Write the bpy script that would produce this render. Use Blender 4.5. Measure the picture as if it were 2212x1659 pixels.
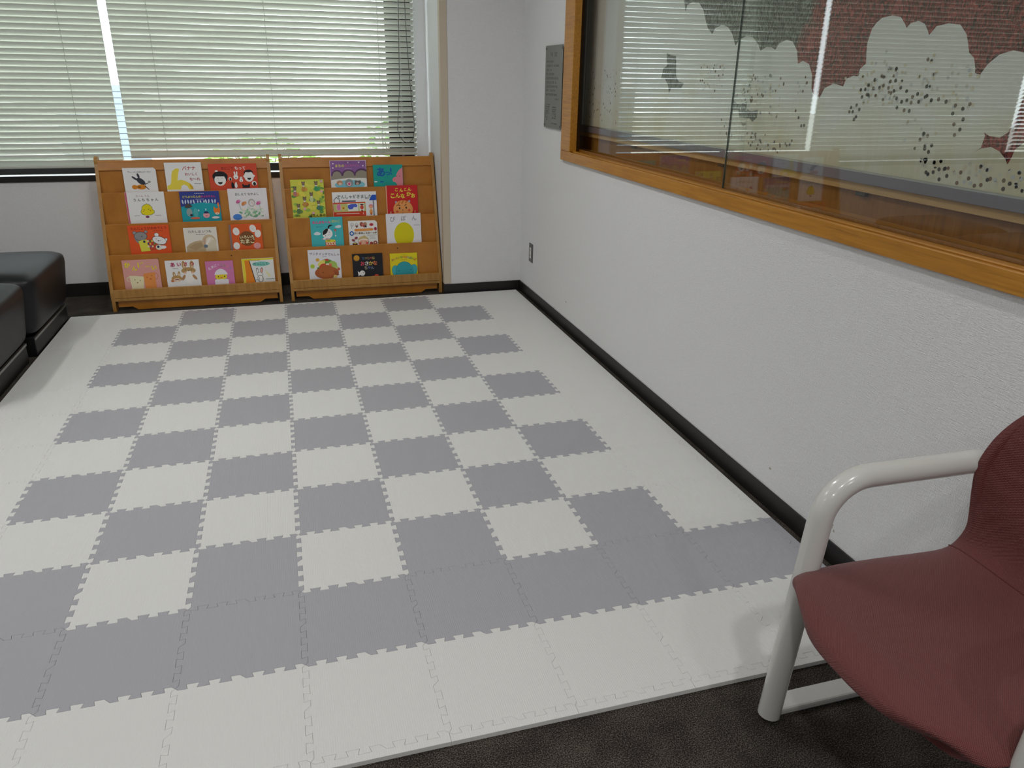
import bpy, bmesh, math, random
from mathutils import Vector, Matrix

for _o in list(bpy.data.objects):
    bpy.data.objects.remove(_o, do_unlink=True)
SC = bpy.context.scene
COL = SC.collection

# ------------------------------------------------------------------ camera
F_PX = 1646.5
cam_data = bpy.data.cameras.new('camera')
cam_data.sensor_fit = 'HORIZONTAL'
cam_data.sensor_width = 36.0
cam_data.lens = F_PX / 2212.0 * 36.0
cam_data.clip_start = 0.02
camera = bpy.data.objects.new('camera', cam_data)
COL.objects.link(camera)
CR = [[0.96024869, -0.27879468, 0.01399894],      # right
      [-0.09181269, -0.36279291, -0.92733583],    # down
      [0.26361502, 0.88918774, -0.37396830]]      # forward
M = Matrix(((CR[0][0], -CR[1][0], -CR[2][0], 0.9578),
            (CR[0][1], -CR[1][1], -CR[2][1], -4.8701),
            (CR[0][2], -CR[1][2], -CR[2][2], 1.3714),
            (0, 0, 0, 1)))
camera.matrix_world = M
SC.camera = camera

# ------------------------------------------------------------------ world, exposure
world = bpy.data.worlds.new('sky')
SC.world = world
world.use_nodes = True
bg = world.node_tree.nodes['Background']
bg.inputs[0].default_value = (0.90, 0.97, 1.0, 1)
bg.inputs[1].default_value = 5.5
SC.view_settings.view_transform = 'Standard'
SC.view_settings.look = 'None'
SC.view_settings.gamma = 1.0
SC.view_settings.use_curve_mapping = False
SC.view_settings.exposure = 0.12
SC.cycles.use_denoising = True
SC.cycles.max_bounces = 10
SC.cycles.transparent_max_bounces = 16
SC.cycles.sample_clamp_indirect = 6.0

TUBE_POWER = 18.0
SPOT_POWER = 9.5
LIGHT_COL = (1.0, 0.99, 0.985)
CEIL_Z = 2.62

# ------------------------------------------------------------------ helpers
def lin(c):
    return c / 12.92 if c <= 0.04045 else ((c + 0.055) / 1.055) ** 2.4

def hexc(h):
    h = h.lstrip('#')
    if len(h) == 3:
        h = ''.join(x * 2 for x in h)
    return tuple(lin(int(h[i:i + 2], 16) / 255.0) for i in (0, 2, 4)) + (1.0,)

class MB:
    """collects geometry for ONE mesh object"""
    def __init__(self):
        self.v, self.f, self.m, self.s = [], [], [], []

    def add(self, verts, faces, mi=0, smooth=False):
        b = len(self.v)
        self.v += [tuple(p) for p in verts]
        for fc in faces:
            self.f.append(tuple(b + i for i in fc))
            self.m.append(mi)
            self.s.append(smooth)

    def box(self, x0, x1, y0, y1, z0, z1, mi=0):
        v = [(x0, y0, z0), (x1, y0, z0), (x1, y1, z0), (x0, y1, z0), (x0, y0, z1), (x1, y0, z1), (x1, y1, z1), (x0, y1, z1)]
        self.add(v, [(0, 3, 2, 1), (4, 5, 6, 7), (0, 1, 5, 4), (1, 2, 6, 5), (2, 3, 7, 6), (3, 0, 4, 7)], mi)

    def prism(self, outline, f0, f1, mi=0, smooth=False):
        """outline: list of 2-D points; f0/f1 map a 2-D point to the 3-D point on each cap"""
        n = len(outline)
        v = [f0(p) for p in outline] + [f1(p) for p in outline]
        faces = [tuple(range(n - 1, -1, -1)), tuple(range(n, 2 * n))]
        self.add(v, faces, mi)
        self.add(v, [(i, (i + 1) % n, n + (i + 1) % n, n + i) for i in range(n)], mi, smooth)

    def tube(self, path, r, n=16, mi=0, closed=False, caps=True):
        path = [Vector(p) for p in path]
        L = len(path)
        rings = []
        up = None
        for i, p in enumerate(path):
            if closed:
                t = path[(i + 1) % L] - path[i - 1]
            else:
                t = path[min(i + 1, L - 1)] - path[max(i - 1, 0)]
            t.normalize()
            if up is None:
                up = Vector((0, 0, 1)) if abs(t.z) < 0.9 else Vector((1, 0, 0))
            a = (up - t * up.dot(t)).normalized()
            up = a
            b = t.cross(a)
            rr = r[i] if isinstance(r, (list, tuple)) else r
            rings.append([p + (a * math.cos(2 * math.pi * k / n) + b * math.sin(2 * math.pi * k / n)) * rr for k in range(n)])
        v = [q for ring in rings for q in ring]
        fs = []
        for i in range(L if closed else L - 1):
            j = (i + 1) % L
            for k in range(n):
                k2 = (k + 1) % n
                fs.append((i * n + k, i * n + k2, j * n + k2, j * n + k))
        self.add(v, fs, mi, True)
        if caps and not closed:
            self.add(rings[0], [tuple(range(n - 1, -1, -1))], mi)
            self.add(rings[-1], [tuple(range(n))], mi)

    def disc(self, c, r, axis, h, n=20, mi=0):
        """a short cylinder from c along the axis vector"""
        ax = Vector(axis).normalized()
        self.tube([Vector(c), Vector(c) + ax * h], r, n, mi)

    def build(self, name, mats, parent=None, origin=(0, 0, 0), bevel=0.0, seg=2, subsurf=0, smooth=None):
        me = bpy.data.meshes.new(name)
        ox, oy, oz = origin
        me.from_pydata([(x - ox, y - oy, z - oz) for x, y, z in self.v], [], self.f)
        if not isinstance(mats, (list, tuple)):
            mats = [mats]
        for m in mats:
            me.materials.append(m)
        for p, mi, sm in zip(me.polygons, self.m, self.s):
            p.material_index = mi
            p.use_smooth = sm if smooth is None else smooth
        me.update()
        o = bpy.data.objects.new(name, me)
        COL.objects.link(o)
        if parent is not None:
            o.parent = parent
        else:
            o.location = origin
        if bevel:
            b = o.modifiers.new('bevel', 'BEVEL')
            b.width = bevel
            b.segments = seg
            b.limit_method = 'ANGLE'
            b.angle_limit = math.radians(40)
            b.harden_normals = False
            if seg > 2:
                for p in me.polygons:
                    p.use_smooth = True
        if subsurf:
            s = o.modifiers.new('subsurf', 'SUBSURF')
            s.levels = s.render_levels = subsurf
        return o

def tag(o, label, cat, group=None, kind=None):
    o['label'] = label
    o['category'] = cat
    if group:
        o['group'] = group
    if kind:
        o['kind'] = kind
    return o

def thing(name, loc, label, cat, group=None):
    o = bpy.data.objects.new(name, None)
    o.empty_display_size = 0.05
    COL.objects.link(o)
    o.location = loc
    return tag(o, label, cat, group)

def structure(o):
    o['kind'] = 'structure'
    return o

# ------------------------------------------------------------------ materials
def new_mat(name):
    m = bpy.data.materials.new(name)
    m.use_nodes = True
    nt = m.node_tree
    return m, nt, nt.nodes['Principled BSDF']

def plain(name, col, rough=0.5, metal=0.0, spec=0.5, coat=0.0):
    m, nt, b = new_mat(name)
    b.inputs['Base Color'].default_value = hexc(col) if isinstance(col, str) else tuple(col) + (1,)
    b.inputs['Roughness'].default_value = rough
    b.inputs['Metallic'].default_value = metal
    b.inputs['Specular IOR Level'].default_value = spec
    b.inputs['Coat Weight'].default_value = coat
    return m

def node(nt, t, **kw):
    n = nt.nodes.new(t)
    for k, v in kw.items():
        if k.startswith('i_'):
            n.inputs[k[2:].replace('_', ' ')].default_value = v
        else:
            setattr(n, k, v)
    return n

def coords(nt, scale=(1, 1, 1), rot=(0, 0, 0), kind='Object'):
    tc = node(nt, 'ShaderNodeTexCoord')
    mp = node(nt, 'ShaderNodeMapping')
    mp.inputs['Scale'].default_value = scale
    mp.inputs['Rotation'].default_value = rot
    nt.links.new(tc.outputs[kind], mp.inputs['Vector'])
    return mp.outputs[0]

def noise(nt, vec, scale, detail=3, rough=0.5, dist=0.0):
    n = node(nt, 'ShaderNodeTexNoise')
    n.inputs['Scale'].default_value = scale
    n.inputs['Detail'].default_value = detail
    n.inputs['Roughness'].default_value = rough
    n.inputs['Distortion'].default_value = dist
    nt.links.new(vec, n.inputs['Vector'])
    return n.outputs['Fac']

def ramp(nt, fac, stops):
    r = node(nt, 'ShaderNodeValToRGB')
    el = r.color_ramp.elements
    while len(el) < len(stops):
        el.new(0.5)
    for e, (p, c) in zip(el, stops):
        e.position = p
        e.color = hexc(c) if isinstance(c, str) else tuple(c) + (1,)
    nt.links.new(fac, r.inputs['Fac'])
    return r.outputs['Color']

def bump(nt, b, height, strength, dist=0.001):
    bp = node(nt, 'ShaderNodeBump')
    bp.inputs['Strength'].default_value = strength
    bp.inputs['Distance'].default_value = dist
    nt.links.new(height, bp.inputs['Height'])
    nt.links.new(bp.outputs['Normal'], b.inputs['Normal'])

def mathn(nt, op, a, b=None):
    n = node(nt, 'ShaderNodeMath', operation=op)
    for i, x in enumerate((a, b)):
        if x is None:
            continue
        if isinstance(x, (int, float)):
            n.inputs[i].default_value = x
        else:
            nt.links.new(x, n.inputs[i])
    return n.outputs[0]

def wood(name, c0, c1, c2, scale=(2, 40, 40), rough=0.4, coat=0.0, bumps=0.1):
    m, nt, b = new_mat(name)
    v = coords(nt, scale)
    f = noise(nt, v, 1.6, 5, 0.6, 0.4)
    col = ramp(nt, f, [(0.3, c0), (0.5, c1), (0.72, c2)])
    nt.links.new(col, b.inputs['Base Color'])
    b.inputs['Roughness'].default_value = rough
    b.inputs['Coat Weight'].default_value = coat
    b.inputs['Coat Roughness'].default_value = 0.25
    bump(nt, b, f, bumps, 0.0006)
    return m

def mat_carpet():
    m, nt, b = new_mat('carpet')
    v = coords(nt)
    f = noise(nt, v, 340, 2, 0.6)
    f2 = noise(nt, v, 9, 3)
    mix = mathn(nt, 'ADD', f, mathn(nt, 'MULTIPLY', mathn(nt, 'SUBTRACT', f2, 0.5), 0.25))
    col = ramp(nt, mix, [(0.34, '1a1816'), (0.5, '38332f'), (0.66, '6c655c')])
    nt.links.new(col, b.inputs['Base Color'])
    b.inputs['Roughness'].default_value = 1.0
    b.inputs['Specular IOR Level'].default_value = 0.1
    bump(nt, b, f, 0.6, 0.002)
    return m

def mat_wallpaper(name, col):
    m, nt, b = new_mat(name)
    v = coords(nt, (1, 1, 1))
    v1 = coords(nt, (60, 60, 420), (0.5, 0.4, 0.2))
    v2 = coords(nt, (420, 420, 60), (-0.4, 0.6, 0.3))
    f = mathn(nt, 'MULTIPLY', noise(nt, v1, 1.0, 2), noise(nt, v2, 1.0, 2))
    b.inputs['Base Color'].default_value = hexc(col)
    big = noise(nt, v, 1.3, 4)
    c = ramp(nt, big, [(0.3, col), (0.75, col)])
    nt.links.new(c, b.inputs['Base Color'])
    b.inputs['Roughness'].default_value = 0.75
    b.inputs['Specular IOR Level'].default_value = 0.25
    bump(nt, b, f, 1.0, 0.004)
    return m

def mat_foam(name, c):
    m, nt, b = new_mat(name)
    v = coords(nt)
    sep = node(nt, 'ShaderNodeSeparateXYZ')
    nt.links.new(v, sep.inputs[0])
    k = 2 * math.pi / 0.0052
    sx = mathn(nt, 'SINE', mathn(nt, 'MULTIPLY', sep.outputs[0], k))
    sy = mathn(nt, 'SINE', mathn(nt, 'MULTIPLY', sep.outputs[1], k * 1.7))
    h = mathn(nt, 'ADD', sx, mathn(nt, 'MULTIPLY', sy, 0.35))
    b.inputs['Base Color'].default_value = hexc(c)
    b.inputs['Roughness'].default_value = 0.55
    b.inputs['Specular IOR Level'].default_value = 0.35
    bump(nt, b, h, 0.32, 0.0006)
    return m

def mat_fabric(name, c0, c1):
    m, nt, b = new_mat(name)
    v = coords(nt)
    sep = node(nt, 'ShaderNodeSeparateXYZ')
    nt.links.new(v, sep.inputs[0])
    k = 2 * math.pi / 0.0042
    sx = mathn(nt, 'SINE', mathn(nt, 'MULTIPLY', mathn(nt, 'ADD', sep.outputs[0], sep.outputs[2]), k))
    sy = mathn(nt, 'SINE', mathn(nt, 'MULTIPLY', sep.outputs[1], k))
    h = mathn(nt, 'MULTIPLY', sx, sy)
    h01 = mathn(nt, 'ADD', mathn(nt, 'MULTIPLY', h, 0.5), 0.5)
    col = ramp(nt, h01, [(0.2, c0), (0.85, c1)])
    nt.links.new(col, b.inputs['Base Color'])
    b.inputs['Roughness'].default_value = 0.6
    b.inputs['Specular IOR Level'].default_value = 0.5
    b.inputs['Sheen Weight'].default_value = 0.12
    b.inputs['Sheen Roughness'].default_value = 0.5
    bump(nt, b, h, 0.6, 0.0010)
    return m

def mat_glass(name, tint=(1, 1, 1), base=0.04):
    m = bpy.data.materials.new(name)
    m.use_nodes = True
    nt = m.node_tree
    nt.nodes.clear()
    out = node(nt, 'ShaderNodeOutputMaterial')
    tr = node(nt, 'ShaderNodeBsdfTransparent')
    tr.inputs[0].default_value = tuple(tint) + (1,)
    gl = node(nt, 'ShaderNodeBsdfGlossy')
    gl.inputs['Roughness'].default_value = 0.0
    lw = node(nt, 'ShaderNodeLayerWeight')
    lw.inputs['Blend'].default_value = 0.5
    f = mathn(nt, 'ADD', mathn(nt, 'MULTIPLY', mathn(nt, 'POWER', lw.outputs['Facing'], 5.0), 1.0 - base), base)
    mx = node(nt, 'ShaderNodeMixShader')
    nt.links.new(f, mx.inputs[0])
    nt.links.new(tr.outputs[0], mx.inputs[1])
    nt.links.new(gl.outputs[0], mx.inputs[2])
    nt.links.new(mx.outputs[0], out.inputs[0])
    return m

def mat_slat():
    m, nt, b = new_mat('blind_slat_enamel')
    b.inputs['Base Color'].default_value = hexc('caccc2')
    b.inputs['Roughness'].default_value = 0.4
    tl = node(nt, 'ShaderNodeBsdfTranslucent')
    tl.inputs[0].default_value = hexc('ccd4c4')
    mx = node(nt, 'ShaderNodeMixShader')
    mx.inputs[0].default_value = 0.05
    out = nt.nodes['Material Output']
    nt.links.new(b.outputs[0], mx.inputs[1])
    nt.links.new(tl.outputs[0], mx.inputs[2])
    nt.links.new(mx.outputs[0], out.inputs[0])
    return m

CARPET = mat_carpet()
WALL = mat_wallpaper('wallpaper', 'e6e6e7')
CEIL = plain('ceiling_paint', 'e4e4e0', 0.9)
BLACKTRIM = plain('black_vinyl', '1d1a19', 0.45)
GUARD = plain('beige_plastic', 'c9bca8', 0.5)
FOAM_W = mat_foam('white_foam', 'dededb')
FOAM_G = mat_foam('grey_foam', 'a9a9af')
RACK = wood('birch_plywood', 'a5681a', 'b27220', 'bc7c29', (6, 30, 3), 0.4, 0.15, 0.05)
RACK_EDGE = wood('birch_edge', '9c6e2e', 'a97a38', 'b48643', (30, 30, 3), 0.4, 0.15, 0.05)
OAK = wood('oak', '9d6714', 'b67a1c', 'c48a2a', (60, 3, 60), 0.35, 0.25, 0.15)
OAK_DARK = wood('dark_oak_board', '7a4e18', '8a5a1f', '966628', (60, 60, 3), 0.45, 0.0, 0.05)
TAN = wood('pale_wood_ledge', 'b8925c', 'c29c66', 'c8a570', (60, 3, 60), 0.5, 0.0, 0.05)
ALU = plain('aluminium', 'b9bab8', 0.35, 0.9)
ALU_GREY = plain('grey_frame_face', '75717c', 0.5)
BRONZE = plain('dark_bronze', '1b1718', 0.4, 0.4)
SLAT = mat_slat()
CORD = plain('pale_cord', 'c2c5be', 0.8)  # paled to imitate dots of light through the slats' cord holes
CORD_DARK = plain('dark_cord', '5c5e5c', 0.7)
LEATHER = plain('black_leather', '0e0f14', 0.42, 0.0, 0.35)
DARKBASE = plain('black_plinth', '0d0d0e', 0.5)
STEEL = plain('brushed_steel', '9a9a98', 0.38, 0.85)
PLATE = plain('plaque_metal', '83837e', 0.5, 0.35)
ENGRAVE = plain('engraved_black', '33332f', 0.6)
REDFAB = mat_fabric('maroon_woven_vinyl', '521f1e', '7c3b37')
SEAM = plain('maroon_piping', '5a2826', 0.6)
WPAINT = plain('white_gloss_enamel', 'cfcfca', 0.22, 0.0, 0.5, 0.4)
PLASTIC_W = plain('white_plastic', 'd8d8d2', 0.4)
PAPER = plain('paper_pages', 'e6e0d2', 0.9)
GLASS = mat_glass('case_glass', (0.97, 0.985, 0.975), 0.07)
WGLASS = mat_glass('window_glass', (0.95, 0.97, 0.97))
GLASS_EDGE = plain('glass_edge', '3f4d48', 0.2)
_ink = {}
def ink(h):
    if h not in _ink:
        _ink[h] = plain('printed_ink', h, 0.42, 0.0, 0.45)
    return _ink[h]
# ------------------------------------------------------------------ room shell
XR, YB, YP, XP = 2.465, 0.56, 0.06, 1.937     # right wall face, window wall face, pillar front, pillar side
XL, YF = -4.2, -8.6
T = 0.15

b = MB(); b.box(XL - T, XR + 0.4, YF - T, YB + T, -0.1, 0.0)
structure(b.build('floor', CARPET))
b = MB(); b.box(XL - T, XR + 0.4, YF - T, YB + T, CEIL_Z, CEIL_Z + 0.1)
structure(b.build('ceiling', CEIL))
# window wall with its long window opening
WX0, WX1, WZ0, WZ1 = -3.7, 1.86, 0.764, 2.2
b = MB()
b.box(XL - T, XR + 0.3, YB, YB + T, 0, WZ0)
b.box(XL - T, XR + 0.3, YB, YB + T, WZ1, CEIL_Z)
b.box(XL - T, WX0, YB, YB + T, WZ0, WZ1)
b.box(WX1, XR + 0.3, YB, YB + T, WZ0, WZ1)
structure(b.build('wall_back', WALL))
b = MB(); b.box(XP, XR + 0.001, YP, YB + 0.001, 0, CEIL_Z)
structure(b.build('wall_pillar', WALL))
# right wall with the display-case opening
CY0, CY1, CZ0, CZ1 = -4.75, -0.80, 0.99, 2.25
b = MB()
b.box(XR, XR + 0.3, YF - T, YB + T, 0, CZ0)
b.box(XR, XR + 0.3, YF - T, YB + T, CZ1, CEIL_Z)
b.box(XR, XR + 0.3, -0.40, YB + T, CZ0, CZ1)
b.box(XR, XR + 0.02, CY1, -0.40, CZ0, CZ1)
b.box(XR, XR + 0.3, YF - T, CY0, CZ0, CZ1)
def blotch(b, cy, cz, ry, rz, x, seed, axis='x'):
    r_ = random.Random(seed)
    pts = [(cy + ry * math.cos(t * 0.6283) * r_.uniform(0.6, 1.2), cz + rz * math.sin(t * 0.6283) * r_.uniform(0.6, 1.2)) for t in range(10)]
    b.add([(x, p, q) if axis == 'x' else (p, x, q) for p, q in pts], [tuple(range(10))], 1)
STAIN = plain('old_stain', 'b4ada0', 0.85)
for i, (sy, sz, ry, rz) in enumerate(((-3.236, 0.118, 0.006, 0.011), (-3.246, 0.105, 0.004, 0.006), (-2.905, 0.142, 0.008, 0.005), (-0.86, 0.166, 0.012, 0.005))):
    blotch(b, sy, sz, ry, rz, XR - 0.0002, 40 + i)
structure(b.build('wall_right', [WALL, STAIN]))
b = MB(); b.box(XL - T, XL, YF - T, YB + T, 0, CEIL_Z)
structure(b.build('wall_left', WALL))
b = MB(); b.box(XL - T, XR + 0.3, YF - T, YF, 0, CEIL_Z)
structure(b.build('wall_front', WALL))
BBH = 0.07
b = MB(); b.box(XR - 0.007, XR, YF, YP, 0, BBH)
structure(b.build('baseboard_right', BLACKTRIM, bevel=0.002))
b = MB(); b.box(XP - 0.007, XR - 0.008, YP - 0.007, YP, 0, BBH); b.box(XP - 0.007, XP, YP, YB - 0.007, 0, BBH)
structure(b.build('baseboard_pillar', BLACKTRIM, bevel=0.002))
b = MB(); b.box(XL, XP - 0.008, YB - 0.007, YB, 0, BBH + 0.016)
structure(b.build('baseboard_back', BLACKTRIM, bevel=0.002))
b = MB()
GZ = BBH + 0.004
b.prism([(XP - 0.004, YP - 0.004), (XP + 0.042, YP - 0.004), (XP + 0.042, YP), (XP, YP), (XP, YP + 0.045), (XP - 0.004, YP + 0.045)],
        lambda p: (p[0], p[1], GZ), lambda p: (p[0], p[1], CEIL_Z))
structure(b.build('trim_1', GUARD, bevel=0.0015))

# ------------------------------------------------------------------ window behind the blinds
win = bpy.data.objects.new('window_1', None); COL.objects.link(win); win.location = (0, YB + 0.03, WZ0); structure(win)
wo = (0, YB + 0.03, WZ0)
b = MB()
y0, y1 = YB + 0.105, YB + 0.145
b.box(WX0, WX1, y0, y1, WZ0, WZ0 + 0.048)
b.box(WX0, WX1, y0, y1, WZ1 - 0.05, WZ1)
b.box(WX1 - 0.07, WX1, y0, y1, WZ0 + 0.012, WZ1 - 0.05)
b.box(WX0, WX0 + 0.07, y0, y1, WZ0 + 0.012, WZ1 - 0.05)
b.box(WX1 - 0.17, WX1 - 0.085, y0 + 0.012, y1, WZ0 + 0.012, WZ1 - 0.05)
b.box(-1.99, -1.93, y0, y1, WZ0 + 0.03, WZ1 - 0.05)
b.build('window_frame', BRONZE, win, wo)
b = MB(); b.box(WX0 - 0.02, WX1 + 0.0, YB - 0.008, YB + 0.004, WZ0 - 0.034, WZ0 + 0.001)
b.build('sill_nosing', BLACKTRIM, win, wo)
b = MB(); b.box(WX1 - 0.085, WX1 - 0.07, y0 + 0.006, y1, WZ0 + 0.012, WZ1 - 0.05)
b.build('jamb_strip', ALU_GREY, win, wo)
b = MB(); b.box(WX0 + 0.05, WX1 - 0.1, YB + 0.122, YB + 0.127, WZ0 + 0.03, WZ1 - 0.05)
b.build('glass_pane', WGLASS, win, wo)

# ------------------------------------------------------------------ venetian blinds
def blind(x0, x1, zbot, ztop, tilt_deg, label, seed, cords, loop=None, tilt_end=None, width=0.036, pitch=0.0328, yc=0.515):
    rnd = random.Random(seed)
    root = thing('venetian_blind', ((x0 + x1) / 2, yc, zbot), label, 'window blind', 'venetian blinds at the window')
    og = ((x0 + x1) / 2, yc, zbot)
    b = MB()
    z = zbot + 0.03
    NX = 14
    while z < ztop - 0.05:
        jit = rnd.uniform(-1.5, 1.5)
        zz = z + rnd.uniform(-0.0006, 0.0006)
        ph = rnd.uniform(0, 6.28)
        vs = []
        for i in range(NX + 1):
            x = x0 + (x1 - x0) * i / NX
            dz = 0.0005 * math.sin(ph + i * 0.7) + rnd.uniform(-0.0003, 0.0003)
            f = i / NX
            te = tilt_deg if tilt_end is None else tilt_end
            th = math.radians(tilt_deg + (te - tilt_deg) * f ** 1.5 + jit + 0.8 * math.sin(ph * 2 + i))
            c, s = math.cos(th), math.sin(th)
            for k in range(7):
                t = -1 + k / 3.0
                w = t * width / 2
                cam_ = 0.0022 * (1 - t * t)
                # room-side edge up, outer edge down, crowned towards the room
                vs.append((x, yc + w * c - cam_ * s, zz - w * s - cam_ * c + dz))
        fs = []
        for i in range(NX):
            for k in range(6):
                fs.append((i * 7 + k, i * 7 + k + 1, (i + 1) * 7 + k + 1, (i + 1) * 7 + k))
        b.add(vs, fs, 0, True)
        z += pitch
    b.build('slats', SLAT, root, og)
    b = MB(); b.box(x0, x1, yc - 0.014, yc + 0.014, zbot, zbot + 0.016)
    b.build('bottom_rail', SLAT, root, og, bevel=0.004)
    b = MB(); b.box(x0, x1, yc - 0.022, yc + 0.022, ztop - 0.045, ztop)
    b.build('head_rail', SLAT, root, og, bevel=0.003)
    for cx in cords:
        b = MB()
        b.tube([(cx, yc - 0.0165, zbot + 0.012), (cx, yc - 0.0165, ztop - 0.03)], 0.0008, 6)
        b.tube([(cx, yc + 0.0165, zbot + 0.012), (cx, yc + 0.0165, ztop - 0.03)], 0.0011, 6)
        zz = zbot + 0.03 + pitch * 0.5
        while zz < ztop - 0.07:
            b.box(cx - 0.002, cx + 0.002, yc - 0.0185, yc - 0.0165, zz - 0.0045, zz + 0.0045)  # small pale tabs stand in for daylight showing through each slat's cord hole
            zz += pitch
        b.build('ladder_cord', CORD, root, og)
    if loop:
        b = MB(); b.tube(loop, 0.0022, 8)
        b.build('pull_cord', CORD_DARK, root, og)
    return root

BT = 2.24
blind(-3.62, -1.99, 0.845, BT, 40, 'white venetian blind with its slats more open, left of the others, seen in the glass', 5, (-3.3, -2.3))
blind(-1.955, 0.020, 0.815, BT, 69, 'white venetian blind above the black sofa, bottom rail hanging free above the sill', 6, (-1.7, -0.95, -0.198))
lp = [(1.7554, 1.7957), (1.7522, 1.6333), (1.7477, 1.4667), (1.7437, 1.2959), (1.7346, 1.1796), (1.7246, 1.0911), (1.7204, 1.0195), (1.7325, 0.9773), (1.7567, 0.9468), (1.7882, 0.9344), (1.8179, 0.9585), (1.8325, 1.013), (1.8316, 1.0791), (1.8218, 1.1623), (1.814, 1.2967), (1.8068, 1.4396), (1.7998, 1.5795), (1.7961, 1.7972)]
loop = [(1.757, 0.47, BT - 0.03)] + [(x, 0.47, z + 0.012) for x, z in lp] + [(1.787, 0.47, BT - 0.03)]
blind(0.064, 1.852, 0.868, BT, 69, 'white venetian blind behind the bookshelves with a looped pull cord at its right end', 7, (0.278, 0.938, 1.622), loop, 47)

# ------------------------------------------------------------------ outdoors
b = MB(); b.box(-30, 30, YB + T + 0.02, 40, -0.75, -0.6)
structure(b.build('ground', plain('pale_concrete', 'c9c7bd', 0.9)))

def bush(name, cx, cy, r, h, label, seed, c0, c1):
    rnd = random.Random(seed)
    root = thing(name, (cx, cy, -0.6), label, 'bush', 'bushes outside the window')
    b = MB()
    for i in range(9):
        a = rnd.uniform(0, 6.28); rr = rnd.uniform(0.2, 0.8) * r
        b.tube([(cx, cy, -0.6), (cx + rr * 0.4 * math.cos(a), cy + rr * 0.4 * math.sin(a), -0.6 + h * 0.5), (cx + rr * math.cos(a), cy + rr * math.sin(a), -0.6 + h * 0.85)], [0.02, 0.013, 0.005], 6)
    b.build('branches', plain('bark', '5a4a38', 0.9), root, (cx, cy, -0.6))
    b = MB()
    for i in range(900):
        a = rnd.uniform(0, 6.28); u = rnd.uniform(-0.9, 1); rr = rnd.uniform(0.55, 1.0) ** 0.5
        d = Vector((math.cos(a) * math.sqrt(1 - u * u) * r * rr, math.sin(a) * math.sqrt(1 - u * u) * r * rr, h * 0.55 + u * rr * h * 0.5))
        p = Vector((cx, cy, -0.6)) + d
        q = Matrix.Rotation(rnd.uniform(0, 6.28), 3, 'Z') @ Matrix.Rotation(rnd.uniform(-1, 1), 3, 'X')
        L = rnd.uniform(0.05, 0.09); W = L * 0.32
        pts = [(-L, 0, 0), (-L * 0.3, -W, 0.01), (L * 0.5, -W * 0.8, 0.012), (L, 0, 0), (L * 0.5, W * 0.8, 0.012), (-L * 0.3, W, 0.01)]
        b.add([p + q @ Vector(t) for t in pts], [(0, 1, 2, 3, 4, 5)], rnd.choice((0, 1)))
    b.build('foliage', [plain('leaf', c0, 0.6), plain('leaf', c1, 0.6)], root, (cx, cy, -0.6))

bush('leafy_bush', 0.75, 6.8, 0.85, 1.15, 'pale green bush outside, seen between the slats above the right-hand bookshelf', 11, '8fae4e', '6f9440')
bush('leafy_bush', 2.95, 7.6, 0.95, 1.35, 'green bush outside, seen between the slats left of the looped pull cord', 12, '7d9a48', '5c7d3a')
# invented fence, stands in for pale striped blocks in the slit between the blinds
b = MB()
zz = -0.6
while zz < 1.15:
    b.box(-2.3, -1.05, 9.0, 9.06, zz, min(zz + 0.078, 1.19))
    b.box(-2.3, -1.05, 9.03, 9.06, zz + 0.078, zz + 0.088)
    zz += 0.088
tag(b.build('invented_fence', plain('pale_blue_boards', '7a8490', 0.8)), 'invented pale blue board fence outdoors, for the striped slit between the two blinds', 'fence')
# ------------------------------------------------------------------ foam puzzle mat
TH = 0.012
def edge_h():
    h = 0.0075
    pts = [(0, 0), (0.008, -h)]
    for k in range(6):
        c = 0.039 + 0.05 * k
        if k == 2:
            pts += [(c - 0.0105, -h), (c - 0.0145, h), (c + 0.008, h), (c + 0.022, -h)]
        elif k == 5:
            pts += [(c - 0.0105, -h), (c - 0.0148, h), (c + 0.003, h)]
        else:
            pts += [(c - 0.0105, -h), (c - 0.0148, h), (c + 0.0148, h), (c + 0.0105, -h)]
    pts.append((0.3, 0))
    return pts
EH = edge_h()
def H(x, y): return [(x + t, y + o) for t, o in EH]
def V(x, y): return [(x - o, y + t) for t, o in EH]

def inset(poly, d):
    n = len(poly); out = []
    for i in range(n):
        p0, p1, p2 = Vector(poly[i - 1]), Vector(poly[i]), Vector(poly[(i + 1) % n])
        e1 = (p1 - p0).normalized(); e2 = (p2 - p1).normalized()
        n1 = Vector((-e1.y, e1.x)); n2 = Vector((-e2.y, e2.x))
        m = n1 + n2
        if m.length < 1e-6: m = n1
        m.normalize()
        q = p1 + m * (d / max(0.4, m.dot(n1)))
        out.append((q.x, q.y))
    return out

def foam_mesh(name, poly, mat):
    """poly counter-clockwise; a 12 mm slab with softened top edge"""
    n = len(poly)
    r0, r1 = inset(poly, 0.0002), inset(poly, 0.0007)
    v = [(x, y, 0.0003) for x, y in r0] + [(x, y, TH - 0.0008) for x, y in r0] + [(x, y, TH) for x, y in r1]
    f = [tuple(range(n - 1, -1, -1)), tuple(range(2 * n, 3 * n))]
    for a in (0, n):
        f += [(a + i, a + (i + 1) % n, a + n + (i + 1) % n, a + n + i) for i in range(n)]
    me = bpy.data.meshes.new(name)
    me.from_pydata(v, [], f)
    me.materials.append(mat)
    me.update()
    return me

def dedupe(p):
    o = []
    for q in p:
        if not o or (abs(o[-1][0] - q[0]) + abs(o[-1][1] - q[1])) > 1e-7: o.append(q)
    if abs(o[0][0] - o[-1][0]) + abs(o[0][1] - o[-1][1]) < 1e-7: o.pop()
    return o

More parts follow.
